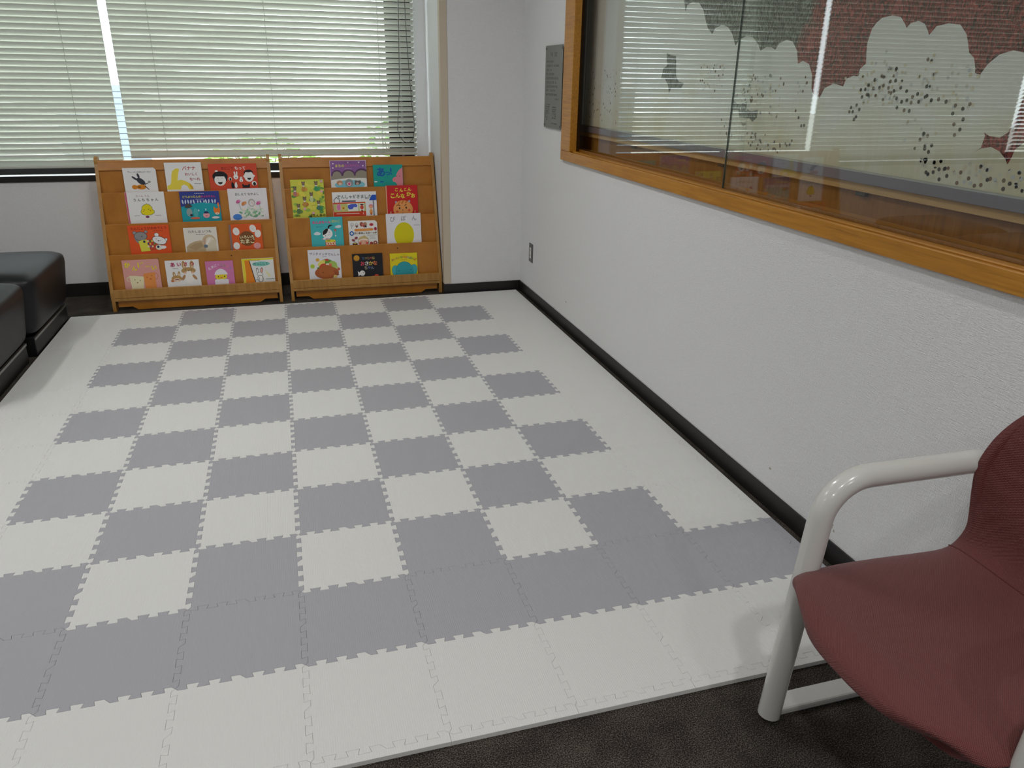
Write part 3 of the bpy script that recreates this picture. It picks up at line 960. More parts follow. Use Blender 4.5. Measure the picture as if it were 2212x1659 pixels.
book(0.658, 0.850, 0.282, 1, 'e8e8e4', [
    B(.5, .028, 1, .06, 'e2d61c'), P([(0, .05), (.23, .05), (.36, .78), (.37, .95), (0, .95)], 'e8861c'), P([(0, .05), (.09, .05), (.10, .5), (.06, .95), (0, .95)], 'e6d43c'),
    P([(.225, .05), (.25, .05), (.385, .78), (.36, .78)], '2c2420'), E(.60, .185, .28, .077, '80c8bc'), T_('だっこして', .59, .185, .095, '0c4a50'),
    E(.465, .40, .042, .09, '4a4a4a', 4), E(.465, .41, .03, .075, 'ecebe6', 4), E(.60, .395, .042, .09, '4a4a4a', -8), E(.60, .40, .03, .075, 'e8a898', -8),
    E(.53, .525, .085, .075, '4a4a4a'), E(.53, .525, .074, .064, 'f2f0ec'), E(.54, .67, .095, .12, '3c4448'), E(.54, .67, .082, .105, 'f2f0ec'), B(.50, .68, .01, .14, '3c4448'), B(.60, .68, .01, .14, '3c4448'), E(.50, .52, .01, .01, K), E(.56, .52, .01, .01, K),
    P([(.72, .42), (.76, .42), (.88, .6), (.80, .62)], 'e6e2a8'), B(.85, .69, .27, .014, '5c8c94'), B(.43, .70, .1, .014, '5c8c94'), D(.42, .062, .3, .012, '8a8420')],
    'white and orange picture book with a sketched rabbit, bottom tier')
# right bookshelf, top tier
book(1.251, 1.481, 0.858, 4, 'dccdd4', [
    P([(.012, .012), (.985, .012), (.985, .52), (.012, .52)], '8e5f9e'),
    [E(u, v, .022, .018, 'e8dcea') for u, v in ((.09, .085), (.08, .2), (.5, .055), (.8, .055), (.91, .15))],
    T_('まちの', .27, .145, .088, 'eade56'), T_('おふろやさん', .61, .14, .068, 'cc6a9c'), D(.5, .05, .2, .012, '5a3a6a'), D(.5, .225, .2, .014, 'c8b0cc'),
    E(.18, .40, .15, .145, '5e3a64'), E(.5, .37, .18, .12, '5e3a64'), E(.87, .38, .2, .16, '5e3a64'),
    E(.18, .42, .125, .13, '97907f'), E(.5, .41, .15, .13, '97907f'), E(.86, .41, .17, .14, '97907f'), P([(.012, .42), (.985, .42), (.985, .50), (.012, .50)], '97907f'),
    P([(.012, .52), (.5, .475), (.985, .485), (.985, 1.2), (.012, 1.2)], 'e6e6e0'), E(.52, .66, .42, .13, '80c6d6'),
    E(.24, .605, .085, .065, 'c89068'), E(.25, .63, .045, .035, 'e8c8b0'), E(.5, .61, .115, .105, '8e9494'), E(.5, .64, .055, .055, 'ecdce0'), E(.5, .635, .035, .04, 'e0608a'), P([(.65, .66), (.66, .54), (.74, .56), (.82, .54), (.83, .62), (.76, .67)], '66625e'), E(.73, .63, .04, .035, 'c8a898')],
    'purple picture book with animals bathing under grey arches, top tier')
book(1.524, 1.716, 0.827, 4, '12a094', [
    T_('あ', .26, .235, .32, '1656ac', 0, .03), T_('っ', .485, .29, .2, '1656ac', 0, .03), T_('!', .60, .215, .3, '1656ac', 0, .03),
    P([(1, .09), (.88, .165), (.80, .28), (.76, .40), (.68, .42), (.635, .49), (.66, .56), (.74, .58), (.79, .66), (.80, 1), (1, 1)], 'e08c98'), E(.685, .49, .045, .042, 'e87c84'),
    E(.79, .38, .014, .014, '7a2840'), E(.885, .38, .014, .014, '7a2840'), E(.25, .555, .03, .028, '1656ac'), E(.31, .555, .03, .024, '1656ac'), E(.05, .55, .025, .025, 'e8f0f0'), E(.1, .55, .025, .02, 'e8f0f0')],
    'teal picture book with a pink face at the edge, top tier')
# right bookshelf, second tier from the top
ms = []
for i in range(22):
    x, y = rnd.choice(((rnd.uniform(0, .2), rnd.uniform(0, 1.1)), (rnd.uniform(.85, 1), rnd.uniform(0, 1)), (rnd.uniform(.1, .9), rnd.uniform(.9, 1.15))))
    ms.append(E(x, y, rnd.uniform(.04, .09), rnd.uniform(.02, .05), rnd.choice(('7cae4a', '9abf50', '5f9a48')), rnd.uniform(-50, 50)))
for i in range(14):
    ms.append(E(rnd.uniform(.2, .9), rnd.uniform(.05, 1.0), rnd.uniform(.06, .12), rnd.uniform(.04, .08), rnd.choice(('e0dc58', 'd4d64e', 'e4d850')), rnd.uniform(-50, 50)))
for (x, y, c, c2) in ((.385, .125, 'c08a3c', 'd8a040'), (.765, .12, '3f9a62', '4aa868'), (.12, .27, 'b87872', 'e09838'), (.6, .45, 'c8d49a', '7a9a60'), (.385, .58, 'c09448', 'c87a3a'), (.185, .79, '5a7a4a', '6a8a4a'), (.80, .70, '4a7a6a', '3f9a62')):
    ms += [E(x + .02, y + .17, .1, .06, c2), E(x, y + .15, .052, .085, c), E(x, y + .07, .035, .02, 'f0ece0'), E(x, y, .05, .055, '84735a'), E(x - .035, y - .045, .018, .028, '6e5e48', 15), E(x + .035, y - .045, .018, .028, '6e5e48', -15)]
ms += [E(x, y, .045, .04, 'e0b0b4') for x, y in ((.93, .06), (.92, .36), (.37, .88), (.62, 1.02))]
ms += [T_('ばたんあの', .74, 1.09, .1, '4e3c10'), D(.14, 1.09, .16, .03, '5a5a20')]
book(0.998, 1.203, 0.747, 3, 'd2d44e', ms, 'tall yellow green picture book with mice among leaves')
book(1.250, 1.532, 0.664, 3, 'eeeeee', [
    T_('でんしゃがきました', .5, .105, .088, '2c4c3c'), D(.78, .155, .09, .016, '4a4a4a'),
    P([(.02, .175), (.095, .10), (.17, .175), (.15, .235), (.04, .235)], '5e6670'), P([(.04, .175), (.095, .122), (.15, .175), (.135, .235), (.055, .235)], 'eeeeee'),
    B(.37, .205, .31, .03, '585260'), P([(0, .235), (.74, .225), (.75, .9), (0, .9)], 'd4401f'), P([(.01, .262), (.735, .252), (.74, .435), (.02, .445)], 'c2c67a'),
    E(.13, .345, .05, .075, 'e8a8c8'), E(.13, .34, .035, .06, 'd87cae'), E(.115, .28, .012, .03, 'd87cae'), E(.15, .28, .012, .03, 'd87cae'),
    E(.235, .36, .05, .05, 'ecd8a0'), E(.235, .355, .038, .04, 'dcb238'), E(.235, .36, .015, .014, '7a5018'),
    B(.455, .345, .24, .17, 'eaece4'), P([(.34, .30), (.42, .27), (.52, .265), (.555, .30), (.54, .345), (.47, .34), (.44, .385), (.36, .39), (.335, .34)], '4a5ec8'),
    B(.655, .345, .11, .165, 'eaece4'), E(.655, .35, .042, .048, 'd0482e'), P([(.61, .30), (.63, .275), (.70, .28), (.69, .305)], K), E(.655, .425, .02, .02, '7a3020'),
    B(.33, .485, .52, .016, 'f0d8c8'), E(.69, .49, .018, .024, 'f0d8c8'), E(.70, .49, .014, .02, 'd4401f'),
    P([(.83, .195), (.90, .075), (1, .075), (1, .195)], '1c52bc'), B(.925, .42, .024, .45, '6c7482'), E(.862, .33, .05, .046, 'e88e9c'), E(.862, .355, .036, .034, 'ecb080'), E(.862, .45, .036, .055, 'e8a058'), E(.862, .50, .025, .03, 'd87830')],
    'wide white picture book with a red train full of animals')
book(1.595, 1.804, 0.698, 3, 'cc1e22', [
    P([(0, 0), (.028, 0), (.028, 1.4), (0, 1.4)], 'e4c496'),
    T_('こ', .34, .13, .12, 'ecdc48', 0, .04), T_('ん', .49, .15, .12, 'ecdc48', 0, .04), T_('こ', .62, .13, .1, 'ecdc48', 0, .04), T_('ん', .75, .125, .12, 'ecdc48', 0, .04),
    T_('こ', .21, .315, .17, 'ecdc48', 0, .04), T_('ん', .37, .31, .16, 'ecdc48', 0, .04), T_('な', .53, .325, .15, 'ecdc48', 0, .04), T_('か', .72, .265, .15, 'ecdc48', 0, .04), T_('お', .86, .32, .15, 'ecdc48', 0, .04),
    E(.31, .52, .035, .045, 'a8a4b4', 20), E(.72, .50, .035, .045, 'a8a4b4', -20), E(.52, .74, .31, .285, 'ea9f58'),
    P([(.36, .56), (.42, .48), (.46, .47), (.40, .58)], 'd07830'), P([(.46, .55), (.52, .46), (.58, .455), (.50, .58)], 'd07830'), P([(.58, .53), (.63, .47), (.67, .49), (.62, .56)], 'd07830'),
    E(.41, .70, .024, .034, '2a1410'), E(.62, .69, .024, .034, '2a1410'), P([(.30, .62), (.36, .585), (.42, .60), (.44, .635), (.42, .63), (.36, .605), (.31, .635)], '5a3018'), P([(.56, .63), (.60, .58), (.66, .58), (.61, .60), (.575, .64)], '5a3018'),
    E(.33, .80, .042, .036, 'dc5a34'), E(.71, .77, .042, .036, 'dc5a34'), E(.51, .76, .012, .024, '7a3a18'), E(.51, .86, .012, .02, '5a2010'),
    P([(.10, .80), (.15, .79), (.13, 1), (.10, 1)], 'd8956a'), P([(.88, .78), (.91, .77), (.91, 1), (.88, 1)], 'd8956a')],
    'red picture book with a round orange face and yellow title', spine='e4c496')
# right bookshelf, third tier from the top
book(1.098, 1.301, 0.516, 2, '44babe', [
    T_('おんぷちゃん', .35, .155, .095, 'd8487e', 0, .05), T_('・だいこ', .76, .135, .09, 'cccc54', 0, .04), D(.28, .30, .22, .016, '2a6a70'),
    E(.19, .51, .11, .045, 'dce8ea'), E(.19, .49, .07, .045, 'dce8ea'), E(.85, .315, .1, .035, 'dce8ea'), E(.88, .29, .07, .035, 'dce8ea'),
    P([(.53, .36), (.53, .29), (.57, .25), (.63, .235), (.70, .26), (.64, .275), (.585, .305), (.56, .36)], K),
    E(.505, .515, .16, .16, 'f0f0f0'), P([(.355, .555), (.36, .46), (.40, .40), (.47, .36), (.53, .355), (.53, .42), (.48, .50), (.40, .55)], K),
    E(.445, .58, .012, .014, K), E(.565, .475, .012, .014, K), P([(.53, .56), (.56, .545), (.565, .555), (.535, .572)], K),
    P([(.745, .42), (.77, .41), (.78, .46), (.755, .46)], 'b05a50'), E(.755, .41, .035, .03, 'c85a48'), B(.755, .50, .012, .16, 'b8b0a8'), E(.755, .59, .02, .025, 'e8e8e8'),
    E(.45, .68, .14, .025, 'c8a8b8'), E(.40, .67, .04, .03, 'f0e8e8'),
    P([(.42, .76), (.74, .73), (.745, 1), (.43, 1)], 'dc6040'), [P([(.43 + .08 * i, .79), (.46 + .08 * i, .79), (.51 + .08 * i, .88), (.48 + .08 * i, .88)], 'f4e8c8') for i in range(4)], [P([(.49 + .08 * i, .78), (.51 + .08 * i, .78), (.45 + .08 * i, .88), (.43 + .08 * i, .88)], 'f4e8c8') for i in range(4)],
    E(.58, .745, .165, .045, 'e8dc40'), E(.52, .74, .06, .02, 'a8a828')],
    'turquoise picture book with a white faced child beside a drum')
book(1.336, 1.522, 0.486, 2, 'eeece8', [
    E(.13, .13, .055, .065, '8a8a88'), E(.13, .13, .043, .053, 'eeece8'), E(.125, .14, .012, .03, '8a8a88'), B(.115, .23, .012, .08, '8a8a88'),
    P([(.23, .13), (.29, .05), (.35, .13), (.33, .17), (.25, .17)], 'aaa8a4'), P([(.245, .13), (.29, .07), (.335, .13)], 'f4f2ee'), P([(.235, .165), (.345, .165), (.29, .25)], '7c4a38'),
    E(.46, .12, .065, .08, 'a05040'), E(.58, .12, .065, .07, 'b08060'), E(.50, .14, .04, .05, 'd87870'), E(.55, .19, .05, .045, 'a04a40'), E(.60, .20, .035, .04, '2a3a50'),
    E(.80, .14, .072, .05, 'd0404e'), E(.80, .14, .03, .02, '8a2030'), E(.93, .29, .05, .06, 'c03854'), E(.93, .29, .02, .025, '7a1c34'),
    P([(.2, .29), (.24, .275), (.82, .265), (.86, .285), (.85, .335), (.82, .345), (.24, .36), (.2, .34)], 'e8903e'), D(.52, .31, .45, .018, 'f0c060', 8),
    E(.1, .425, .075, .082, '2466b8'), E(.1, .425, .035, .042, 'eeece8'), T_('さいまるごとひゃっか', .58, .42, .08, '665426', 0, .04), D(.8, .505, .34, .014, '8a8a80', 9), D(.8, .55, .2, .01, 'a0a098'), D(.8, .59, .2, .01, 'a0a098'), D(.82, .63, .2, .01, 'a0a098'),
    E(.24, .585, .06, .04, '94404e', 20), E(.14, .66, .06, .04, '94404e', -25), E(.19, .80, .09, .055, '4a3018'), E(.19, .775, .05, .02, 'd8b848'),
    E(.49, .70, .19, .17, '6a5a48'), E(.49, .70, .178, .158, 'e8b49a'), P([(.31, .68), (.33, .60), (.40, .545), (.49, .525), (.53, .50), (.57, .535), (.63, .58), (.67, .66), (.58, .62), (.49, .61), (.40, .63)], 'ccb878'), P([(.31, .69), (.40, .635), (.49, .62), (.58, .63), (.67, .67), (.67, .70), (.58, .66), (.49, .65), (.40, .665), (.32, .72)], 'f4f0e8'),
    E(.41, .73, .014, .014, '4a2a20'), E(.57, .72, .014, .014, '4a2a20'), E(.37, .78, .045, .04, 'd8584a'), E(.61, .77, .045, .04, 'd8584a'), E(.76, .79, .06, .055, 'a04030'), E(.90, .77, .07, .065, '9a4a40'), E(.90, .77, .028, .026, 'f0d8c0')],
    'white board book with many small pictures and an orange band', chamfer=.012, th=.013)
book(1.582, 1.812, 0.523, 2, 'ecebf0', [
    E(.5, .60, .288, .355, 'ddd200'), T_('ぴ', .19, .15, .16, '3a3a3a', 0, -.005), T_('ぽ', .50, .13, .155, '3a3a3a', 0, -.005), T_('ん', .81, .135, .155, '3a3a3a', 0, -.005), D(.875, .335, .18, .014, '666666', 7)],
    'white picture book with one big plain yellow egg shape')
# right bookshelf, bottom tier
book(1.065, 1.269, 0.318, 1, 'e8e8ee', [
    T_('サンドイッチでんしゃ', .51, .145, .094, '4e2422', -4, .01), D(.5, .215, .14, .012, '777777'),
    E(.115, .51, .072, .072, 'c8dc70'), E(.115, .51, .055, .055, 'b8d440'), E(.285, .315, .06, .055, 'ecc070'), E(.285, .315, .045, .045, 'e4a83c'),
    E(.55, .50, .25, .2, '5f9a34'), E(.74, .50, .14, .13, 'a8c860'), E(.84, .60, .08, .07, 'b8cc70'), P([(.27, .46), (.36, .34), (.52, .32), (.50, .44), (.34, .55)], 'ece070'), P([(.50, .30), (.60, .29), (.64, .36), (.54, .37)], 'd0503a'), E(.44, .53, .12, .09, 'd0482e', 25), E(.66, .49, .06, .05, 'e07858'), E(.58, .47, .05, .04, 'f0e4d0'),
    P([(.25, .56), (.31, .54), (.33, .76), (.27, .74)], '4f8a2c'), P([(.70, .56), (.90, .62), (.94, .68), (.86, .70), (.72, .62)], 'e8cc88'), E(.92, .63, .04, .04, 'c8503c'),
    E(.545, .73, .375, .2, 'ac5c2e'), E(.54, .68, .25, .2, 'b5652f'), P([(.72, .66), (.88, .72), (.92, .82), (.84, .84)], 'a0522a'), E(.42, .72, .03, .012, '5a2a14'), E(.80, .86, .06, .05, 'dcc070')],
    'white picture book with a large brown sandwich bun, bottom tier')
book(1.344, 1.539, 0.280, 1, '15151c', [
    E(.14, .135, .102, .102, 'b07818'), E(.145, .12, .085, .08, 'd0982c'),
    [T_(ch, .36 + .085 * i, .15, .11, c, 0, .01) for i, (ch, c) in enumerate(zip('ちっちゃな', ('4a6a9a', 'b8a868', 'a87848', 'c04848', 'd8c060')))],
    [T_(ch, .33 + .14 * i, .32, .16, c, 0, .02) for i, (ch, c) in enumerate(zip('おさかな', ('d84858', 'f0f0ec', 'ecd060', 'e88050')))],
    [T_(ch, .43 + .11 * i, .47, .125, c, 0, .01) for i, (ch, c) in enumerate(zip('ちゃん', ('c8c0a0', '6a7cb8', '98a0c0')))],
    E(.30, .645, .092, .09, 'ecebe8'), P([(.23, .63), (.15, .57), (.16, .65), (.17, .75), (.24, .68)], 'ecebe8'), E(.34, .62, .016, .022, '8a8a88'), E(.77, .745, .07, .04, 'e05038'), E(.66, .76, .05, .02, '8a3020')],
    'black board book with a white fish and gold disc', th=.014)
book(1.589, 1.771, 0.272, 1, 'e8d618', [
    ARC('あいたいなのぱんぱんぱ', .09, .92, .235, .1, .1, ('a8584a', 'a85a58', 'a8704a', '7a8a2a', '4a9a3a', 'e08838', 'd86a48', '5aa8b0', '2a6a6a', '4a9a3a', 'c8583a')), D(.5, .235, .24, .012, 'a89830'), D(.5, .055, .2, .01, 'b8a830'),
    E(.2, .64, .145, .215, '2a7a84', 12), E(.2, .64, .135, .205, '42b0b8', 12), E(.84, .62, .145, .205, '2a7a84', -12), E(.84, .62, .135, .195, '42b0b8', -12),
    E(.51, .66, .325, .36, '1f6e80'), E(.51, .66, .315, .35, '2fa2ae'), E(.30, .63, .018, .016, '1a3a44'), E(.735, .61, .018, .016, '1a3a44')],
    'yellow picture book with a round turquoise elephant face')
# ------------------------------------------------------------------ glazed display case in the right wall
co = (XR, (CY0 + CY1) / 2, CZ0)
case = thing('display_case', co, 'oak framed glass display case set in the right wall above the mat', 'display case')
FX = 2.445
b = MB()
b.box(FX, FX + 0.0125, -4.82, -0.726, 0.949, 1.000)
b.box(FX + 0.0125, XR + 0.02, -4.82, -0.726, 0.949, 0.996)
b.box(FX + 0.0165, XR + 0.02, -4.70, -0.868, 0.9965, 1.0045)
b.box(FX, XR + 0.02, -4.82, -0.726, 2.215, 2.275)
b.box(FX, XR + 0.02, -0.868, -0.726, 1.0005, 2.2145)
b.box(FX, XR + 0.02, -4.82, -4.70, 1.0005, 2.2145)
b.build('case_frame', OAK, case, co, bevel=0.003)
b = MB(); b.box(XR + 0.0205, 2.618, -4.74, -0.5, 0.985, 1.001)
b.build('case_sill', OAK, case, co)
b = MB(); b.box(2.606, 2.622, -4.74, -0.42, 1.0015, 2.25); b.box(2.4855, 2.606, -4.745, -4.735, 1.0015, 2.25)
b.box(2.4855, 2.606, -4.735, -0.44, 2.235, 2.25)
b.build('back_board', OAK_DARK, case, co)
b = MB(); b.box(2.586, 2.6055, -4.7, -0.648, 1.072, 1.096)
b.build('support_ledge', TAN, case, co)
b = MB(); b.box(2.4855, 2.606, -0.60, -0.585, 1.0015, 2.234)
b.build('side_lining', OAK, case, co)
for yy in (-2.16, -2.95, -3.75, -1.35):
    b = MB(); b.box(2.59, 2.6055, yy - 0.02, yy + 0.02, 1.058, 1.0718)
    b.build('bracket', ENGRAVE, case, co, bevel=0.002)
b = MB(); b.box(2.506, 2.514, -4.735, -0.445, 1.0015, 1.012)
b.build('glass_channel', OAK_DARK, case, co)
b = MB(); b.box(2.528, 2.533, -2.40, -0.50, 1.0035, 2.234)
b.build('glass_pane', GLASS, case, co)
b = MB(); b.box(2.498, 2.503, -4.73, -2.345, 1.0035, 2.234)
b.build('glass_pane', GLASS, case, co)
b = MB(); b.box(2.497, 2.504, -2.3445, -2.342, 1.0035, 2.234)
b.build('pane_edge', GLASS_EDGE, case, co)

# framed mural standing in the case
AX = 2.5855
ao = (AX, -2.7, 1.096)
art = thing('framed_mural', ao, 'framed cloud mural in grey, maroon and cream behind the case glass', 'artwork')
AY0, AY1, AZ0, AZ1 = -4.62, -0.672, 1.0965, 2.2
fw = 0.03
b = MB()
b.box(2.572, 2.605, AY0, AY1, AZ0, AZ0 + fw); b.box(2.572, 2.605, AY0, AY1, AZ1 - fw, AZ1)
b.box(2.572, 2.605, AY1 - fw, AY1, AZ0 + fw, AZ1 - fw); b.box(2.572, 2.605, AY0, AY0 + fw, AZ0 + fw, AZ1 - fw)
b.build('frame', ALU_GREY, art, ao, bevel=0.002)
b = MB()
g = fw
b.box(2.5715, 2.58, AY0 + g, AY1 - g, AZ0 + g, AZ0 + g + 0.005); b.box(2.5715, 2.58, AY1 - g - 0.005, AY1 - g, AZ0 + g + 0.005, AZ1 - g)
b.build('inner_bead', ALU, art, ao)

def mat_mural_dark():
    m, nt, bs = new_mat('mural_dark_ground')
    v = coords(nt, (1, 1, 1))
    sep = node(nt, 'ShaderNodeSeparateXYZ'); nt.links.new(v, sep.inputs[0])
    big = noise(nt, v, 3.0, 3, 0.6)
    # grey-green on the far half, maroon on the near half of the panel
    pos = mathn(nt, 'ADD', mathn(nt, 'MULTIPLY', sep.outputs[1], -3.2), mathn(nt, 'MULTIPLY', mathn(nt, 'SUBTRACT', big, 0.5), 2.2))
    base = ramp(nt, mathn(nt, 'ADD', pos, 0.95), [(0.30, '868c82'), (0.48, 'b05a50'), (1.0, 'a8524a')])
    v2 = coords(nt, (1, 1, 0.45))
    nt.nodes[-1].inputs['Rotation'].default_value = (0.3, 0, 0)
    fine = noise(nt, v2, 58, 5, 0.7, 3.0)
    fine2 = noise(nt, v, 260, 2, 0.6, 1.0)
    k = mathn(nt, 'ADD', mathn(nt, 'MULTIPLY', fine, 0.8), mathn(nt, 'MULTIPLY', fine2, 0.2))
    dark = ramp(nt, k, [(0.40, '2c2622'), (0.5, 'b0a69e'), (0.58, 'ffffff')])
    mx = node(nt, 'ShaderNodeMix', data_type='RGBA', blend_type='MULTIPLY')
    mx.inputs[0].default_value = 1.0
    nt.links.new(base, mx.inputs[6]); nt.links.new(dark, mx.inputs[7])
    nt.links.new(mx.outputs[2], bs.inputs['Base Color'])
    bs.inputs['Roughness'].default_value = 0.8
    return m

def mat_mural_cloud():
    m, nt, bs = new_mat('mural_cloud_paint')
    v = coords(nt)
    sep = node(nt, 'ShaderNodeSeparateXYZ'); nt.links.new(v, sep.inputs[0])
    big = noise(nt, v, 4.5, 3, 0.5)
    low = mathn(nt, 'ADD', mathn(nt, 'MULTIPLY', sep.outputs[2], -1.7), mathn(nt, 'MULTIPLY', big, 0.9))
    v2 = coords(nt, (1, 26, 4), (0.75, 0, 0))
    st = noise(nt, v2, 3.0, 3, 0.6)
    k = mathn(nt, 'ADD', low, mathn(nt, 'MULTIPLY', mathn(nt, 'SUBTRACT', st, 0.5), 0.35))
    c = ramp(nt, mathn(nt, 'ADD', k, 0.25), [(0.25, 'd4d5cf'), (0.5, 'd0cebd'), (0.75, 'c6c0a2')])
    nt.links.new(c, bs.inputs['Base Color'])
    bs.inputs['Roughness'].default_value = 0.8
    return m
MURAL_D = mat_mural_dark(); MURAL_C = mat_mural_cloud()
CLOUD = [(-0.702, 2.1), (-1.0, 2.12), (-1.3, 2.05), (-1.5, 1.98), (-1.62, 1.86), (-1.72, 1.74), (-1.774, 1.624), (-1.783, 1.648), (-1.824, 1.656), (-1.88, 1.649), (-1.919, 1.621), (-1.948, 1.578), (-1.966, 1.556), (-2.005, 1.533), (-2.024, 1.553), (-2.071, 1.561), (-2.115, 1.552), (-2.15, 1.527), (-2.167, 1.504), (-2.18, 1.487), (-2.201, 1.506), (-2.248, 1.517), (-2.287, 1.512), (-2.325, 1.488), (-2.345, 1.466), (-2.378, 1.478), (-2.409, 1.476), (-2.433, 1.467), (-2.45, 1.487), (-2.49, 1.496), (-2.524, 1.489), (-2.554, 1.461), (-2.568, 1.423), (-2.592, 1.431), (-2.625, 1.422), (-2.649, 1.39), (-2.656, 1.35), (-2.669, 1.333), (-2.687, 1.331), (-2.704, 1.324), (-2.719, 1.351), (-2.759, 1.366), (-2.804, 1.358), (-2.813, 1.379), (-2.841, 1.388), (-2.86, 1.386), (-2.865, 1.406), (-2.886, 1.42), (-2.879, 1.453), (-2.877, 1.475), (-2.886, 1.51), (-2.902, 1.526), (-2.919, 1.536), (-2.957, 1.54), (-2.99, 1.534), (-3.01, 1.516), (-3.018, 1.506), (-3.031, 1.517), (-3.057, 1.521), (-3.08, 1.513), (-3.097, 1.494), (-3.102, 1.485), (-3.122, 1.505), (-3.159, 1.51), (-3.197, 1.505), (-3.222, 1.483), (-3.234, 1.46), (-3.242, 1.441), (-3.26, 1.429), (-3.271, 1.406), (-3.273, 1.395), (-3.289, 1.391), (-3.304, 1.414), (-3.331, 1.435), (-3.366, 1.443), (-3.394, 1.438), (-3.416, 1.423), (-3.432, 1.399), (-3.5, 1.43), (-3.6, 1.44), (-3.7, 1.40), (-3.85, 1.45), (-4.0, 1.42), (-4.2, 1.46), (-4.588, 1.42)]
RED = [(-3.323, 1.215), (-3.34, 1.228), (-3.344, 1.255), (-3.339, 1.263), (-3.356, 1.256), (-3.385, 1.254), (-3.405, 1.267), (-3.417, 1.301), (-3.421, 1.334), (-3.432, 1.399), (-3.459, 1.364), (-3.491, 1.301), (-3.472, 1.264), (-3.434, 1.232), (-3.43, 1.212), (-3.424, 1.197), (-3.415, 1.209), (-3.394, 1.224), (-3.368, 1.232), (-3.34, 1.226)]
BIT1 = [(-1.638, 1.476), (-1.679, 1.465), (-1.726, 1.461), (-1.733, 1.428), (-1.742, 1.382), (-1.769, 1.362), (-1.815, 1.356), (-1.796, 1.336), (-1.705, 1.334), (-1.69, 1.314), (-1.674, 1.347), (-1.642, 1.371), (-1.604, 1.374), (-1.618, 1.415), (-1.648, 1.422)]
BIT2 = [(-2.201, 1.302), (-2.239, 1.291), (-2.284, 1.294), (-2.301, 1.302), (-2.301, 1.276), (-2.334, 1.268), (-2.375, 1.276), (-2.376, 1.25), (-2.35, 1.233), (-2.328, 1.245), (-2.312, 1.244), (-2.261, 1.245), (-2.25, 1.268), (-2.206, 1.269)]
DOTS = [(-3.01, 1.406), (-2.934, 1.377), (-2.967, 1.385), (-3.015, 1.376), (-2.996, 1.374), (-2.884, 1.35), (-2.902, 1.352), (-2.894, 1.331), (-2.917, 1.338), (-2.934, 1.355), (-2.958, 1.357), (-2.972, 1.363), (-2.993, 1.357), (-3.016, 1.35), (-3.039, 1.358), (-3.031, 1.331), (-3.063, 1.35), (-3.088, 1.336), (-3.104, 1.344), (-3.13, 1.363), (-3.137, 1.34), (-3.052, 1.323), (-3.07, 1.327), (-3.087, 1.322), (-3.113, 1.325), (-3.155, 1.33), (-3.178, 1.333), (-3.204, 1.328), (-3.236, 1.32), (-3.261, 1.313), (-3.269, 1.289), (-3.233, 1.301), (-3.244, 1.276), (-3.266, 1.265), (-3.253, 1.251), (-3.039, 1.308), (-3.067, 1.302), (-3.086, 1.301), (-2.877, 1.308), (-2.855, 1.301), (-2.851, 1.289), (-2.865, 1.29), (-2.892, 1.297), (-2.883, 1.277), (-2.876, 1.269), (-3.153, 1.248), (-3.167, 1.243), (-3.144, 1.232), (-3.187, 1.221), (-3.166, 1.211), (-3.181, 1.204), (-3.179, 1.184), (-3.208, 1.18), (-3.228, 1.185), (-3.187, 1.153), (-3.211, 1.156), (-3.228, 1.165), (-3.247, 1.169), (-3.235, 1.141), (-3.257, 1.152), (-3.293, 1.139), (-3.325, 1.154), (-3.347, 1.139), (-3.365, 1.143), (-3.38, 1.157), (-3.429, 1.142), (-3.425, 1.161), (-3.443, 1.156), (-2.592, 1.281), (-2.613, 1.261), (-2.647, 1.239), (-2.633, 1.237)]
ZONES = [((-2.34, 1.197), (-2.597, 1.144), 60), ((-2.261, 1.389), (-2.513, 1.252), 70), ((-2.581, 1.39), (-2.64, 1.33), 8), ((-2.132, 1.232), (-2.337, 1.161), 40), ((-2.181, 1.389), (-2.348, 1.3), 25), ((-1.934, 1.426), (-2.123, 1.329), 40), ((-2.894, 1.453), (-3.147, 1.358), 40), ((-2.902, 1.373), (-3.052, 1.314), 30), ((-3.117, 1.423), (-3.289, 1.315), 35), ((-3.086, 1.281), (-3.203, 1.204), 12), ((-3.154, 1.19), (-3.488, 1.143), 70), ((-2.809, 1.395), (-2.94, 1.337), 15), ((-0.74, 1.42), (-1.15, 1.15), 90), ((-3.5, 1.36), (-4.5, 1.16), 160)]
rnd = random.Random(21)
mm = [MURAL_D, MURAL_C] + [plain('mural_dot', c, 0.8) for c in ('443c33', '74604c', 'c0bdb0', 'b6baB8', 'c8bfa4')]
b = MB()
b.box(AX, 2.604, AY0 + fw, AY1 - fw, AZ0 + fw, AZ1 - fw, 0)
b.add([(AX - 0.0003, y, z) for y, z in CLOUD + [(-4.588, AZ0 + fw + 0.001), (-0.703, AZ0 + fw + 0.001)]], [tuple(range(len(CLOUD) + 2))], 1)
for poly in (RED, BIT1, BIT2):
    b.add([(AX - 0.0006, y, z) for y, z in poly], [tuple(range(len(poly)))], 0)
def dot(y, z, r, mi):
    n = 10
    b.add([(AX - 0.0009, y + r * math.cos(6.2832 * k / n), z + r * math.sin(6.2832 * k / n)) for k in range(n)], [tuple(range(n))], mi)
for y, z in DOTS: dot(y, z, 0.0052, rnd.choice((2, 2, 3)))
for (ya, za), (yb_, zb_), n in ZONES:
    for i in range(n): dot(rnd.uniform(ya, yb_), rnd.uniform(max(za, zb_), min(za, zb_)), rnd.uniform(0.004, 0.0055), rnd.choice((4, 4, 4, 5, 5, 6, 6, 6, 3) if ya < -2.7 else (3, 4, 4, 5, 6, 3)))
b.build('painted_panel', mm, art, ao)

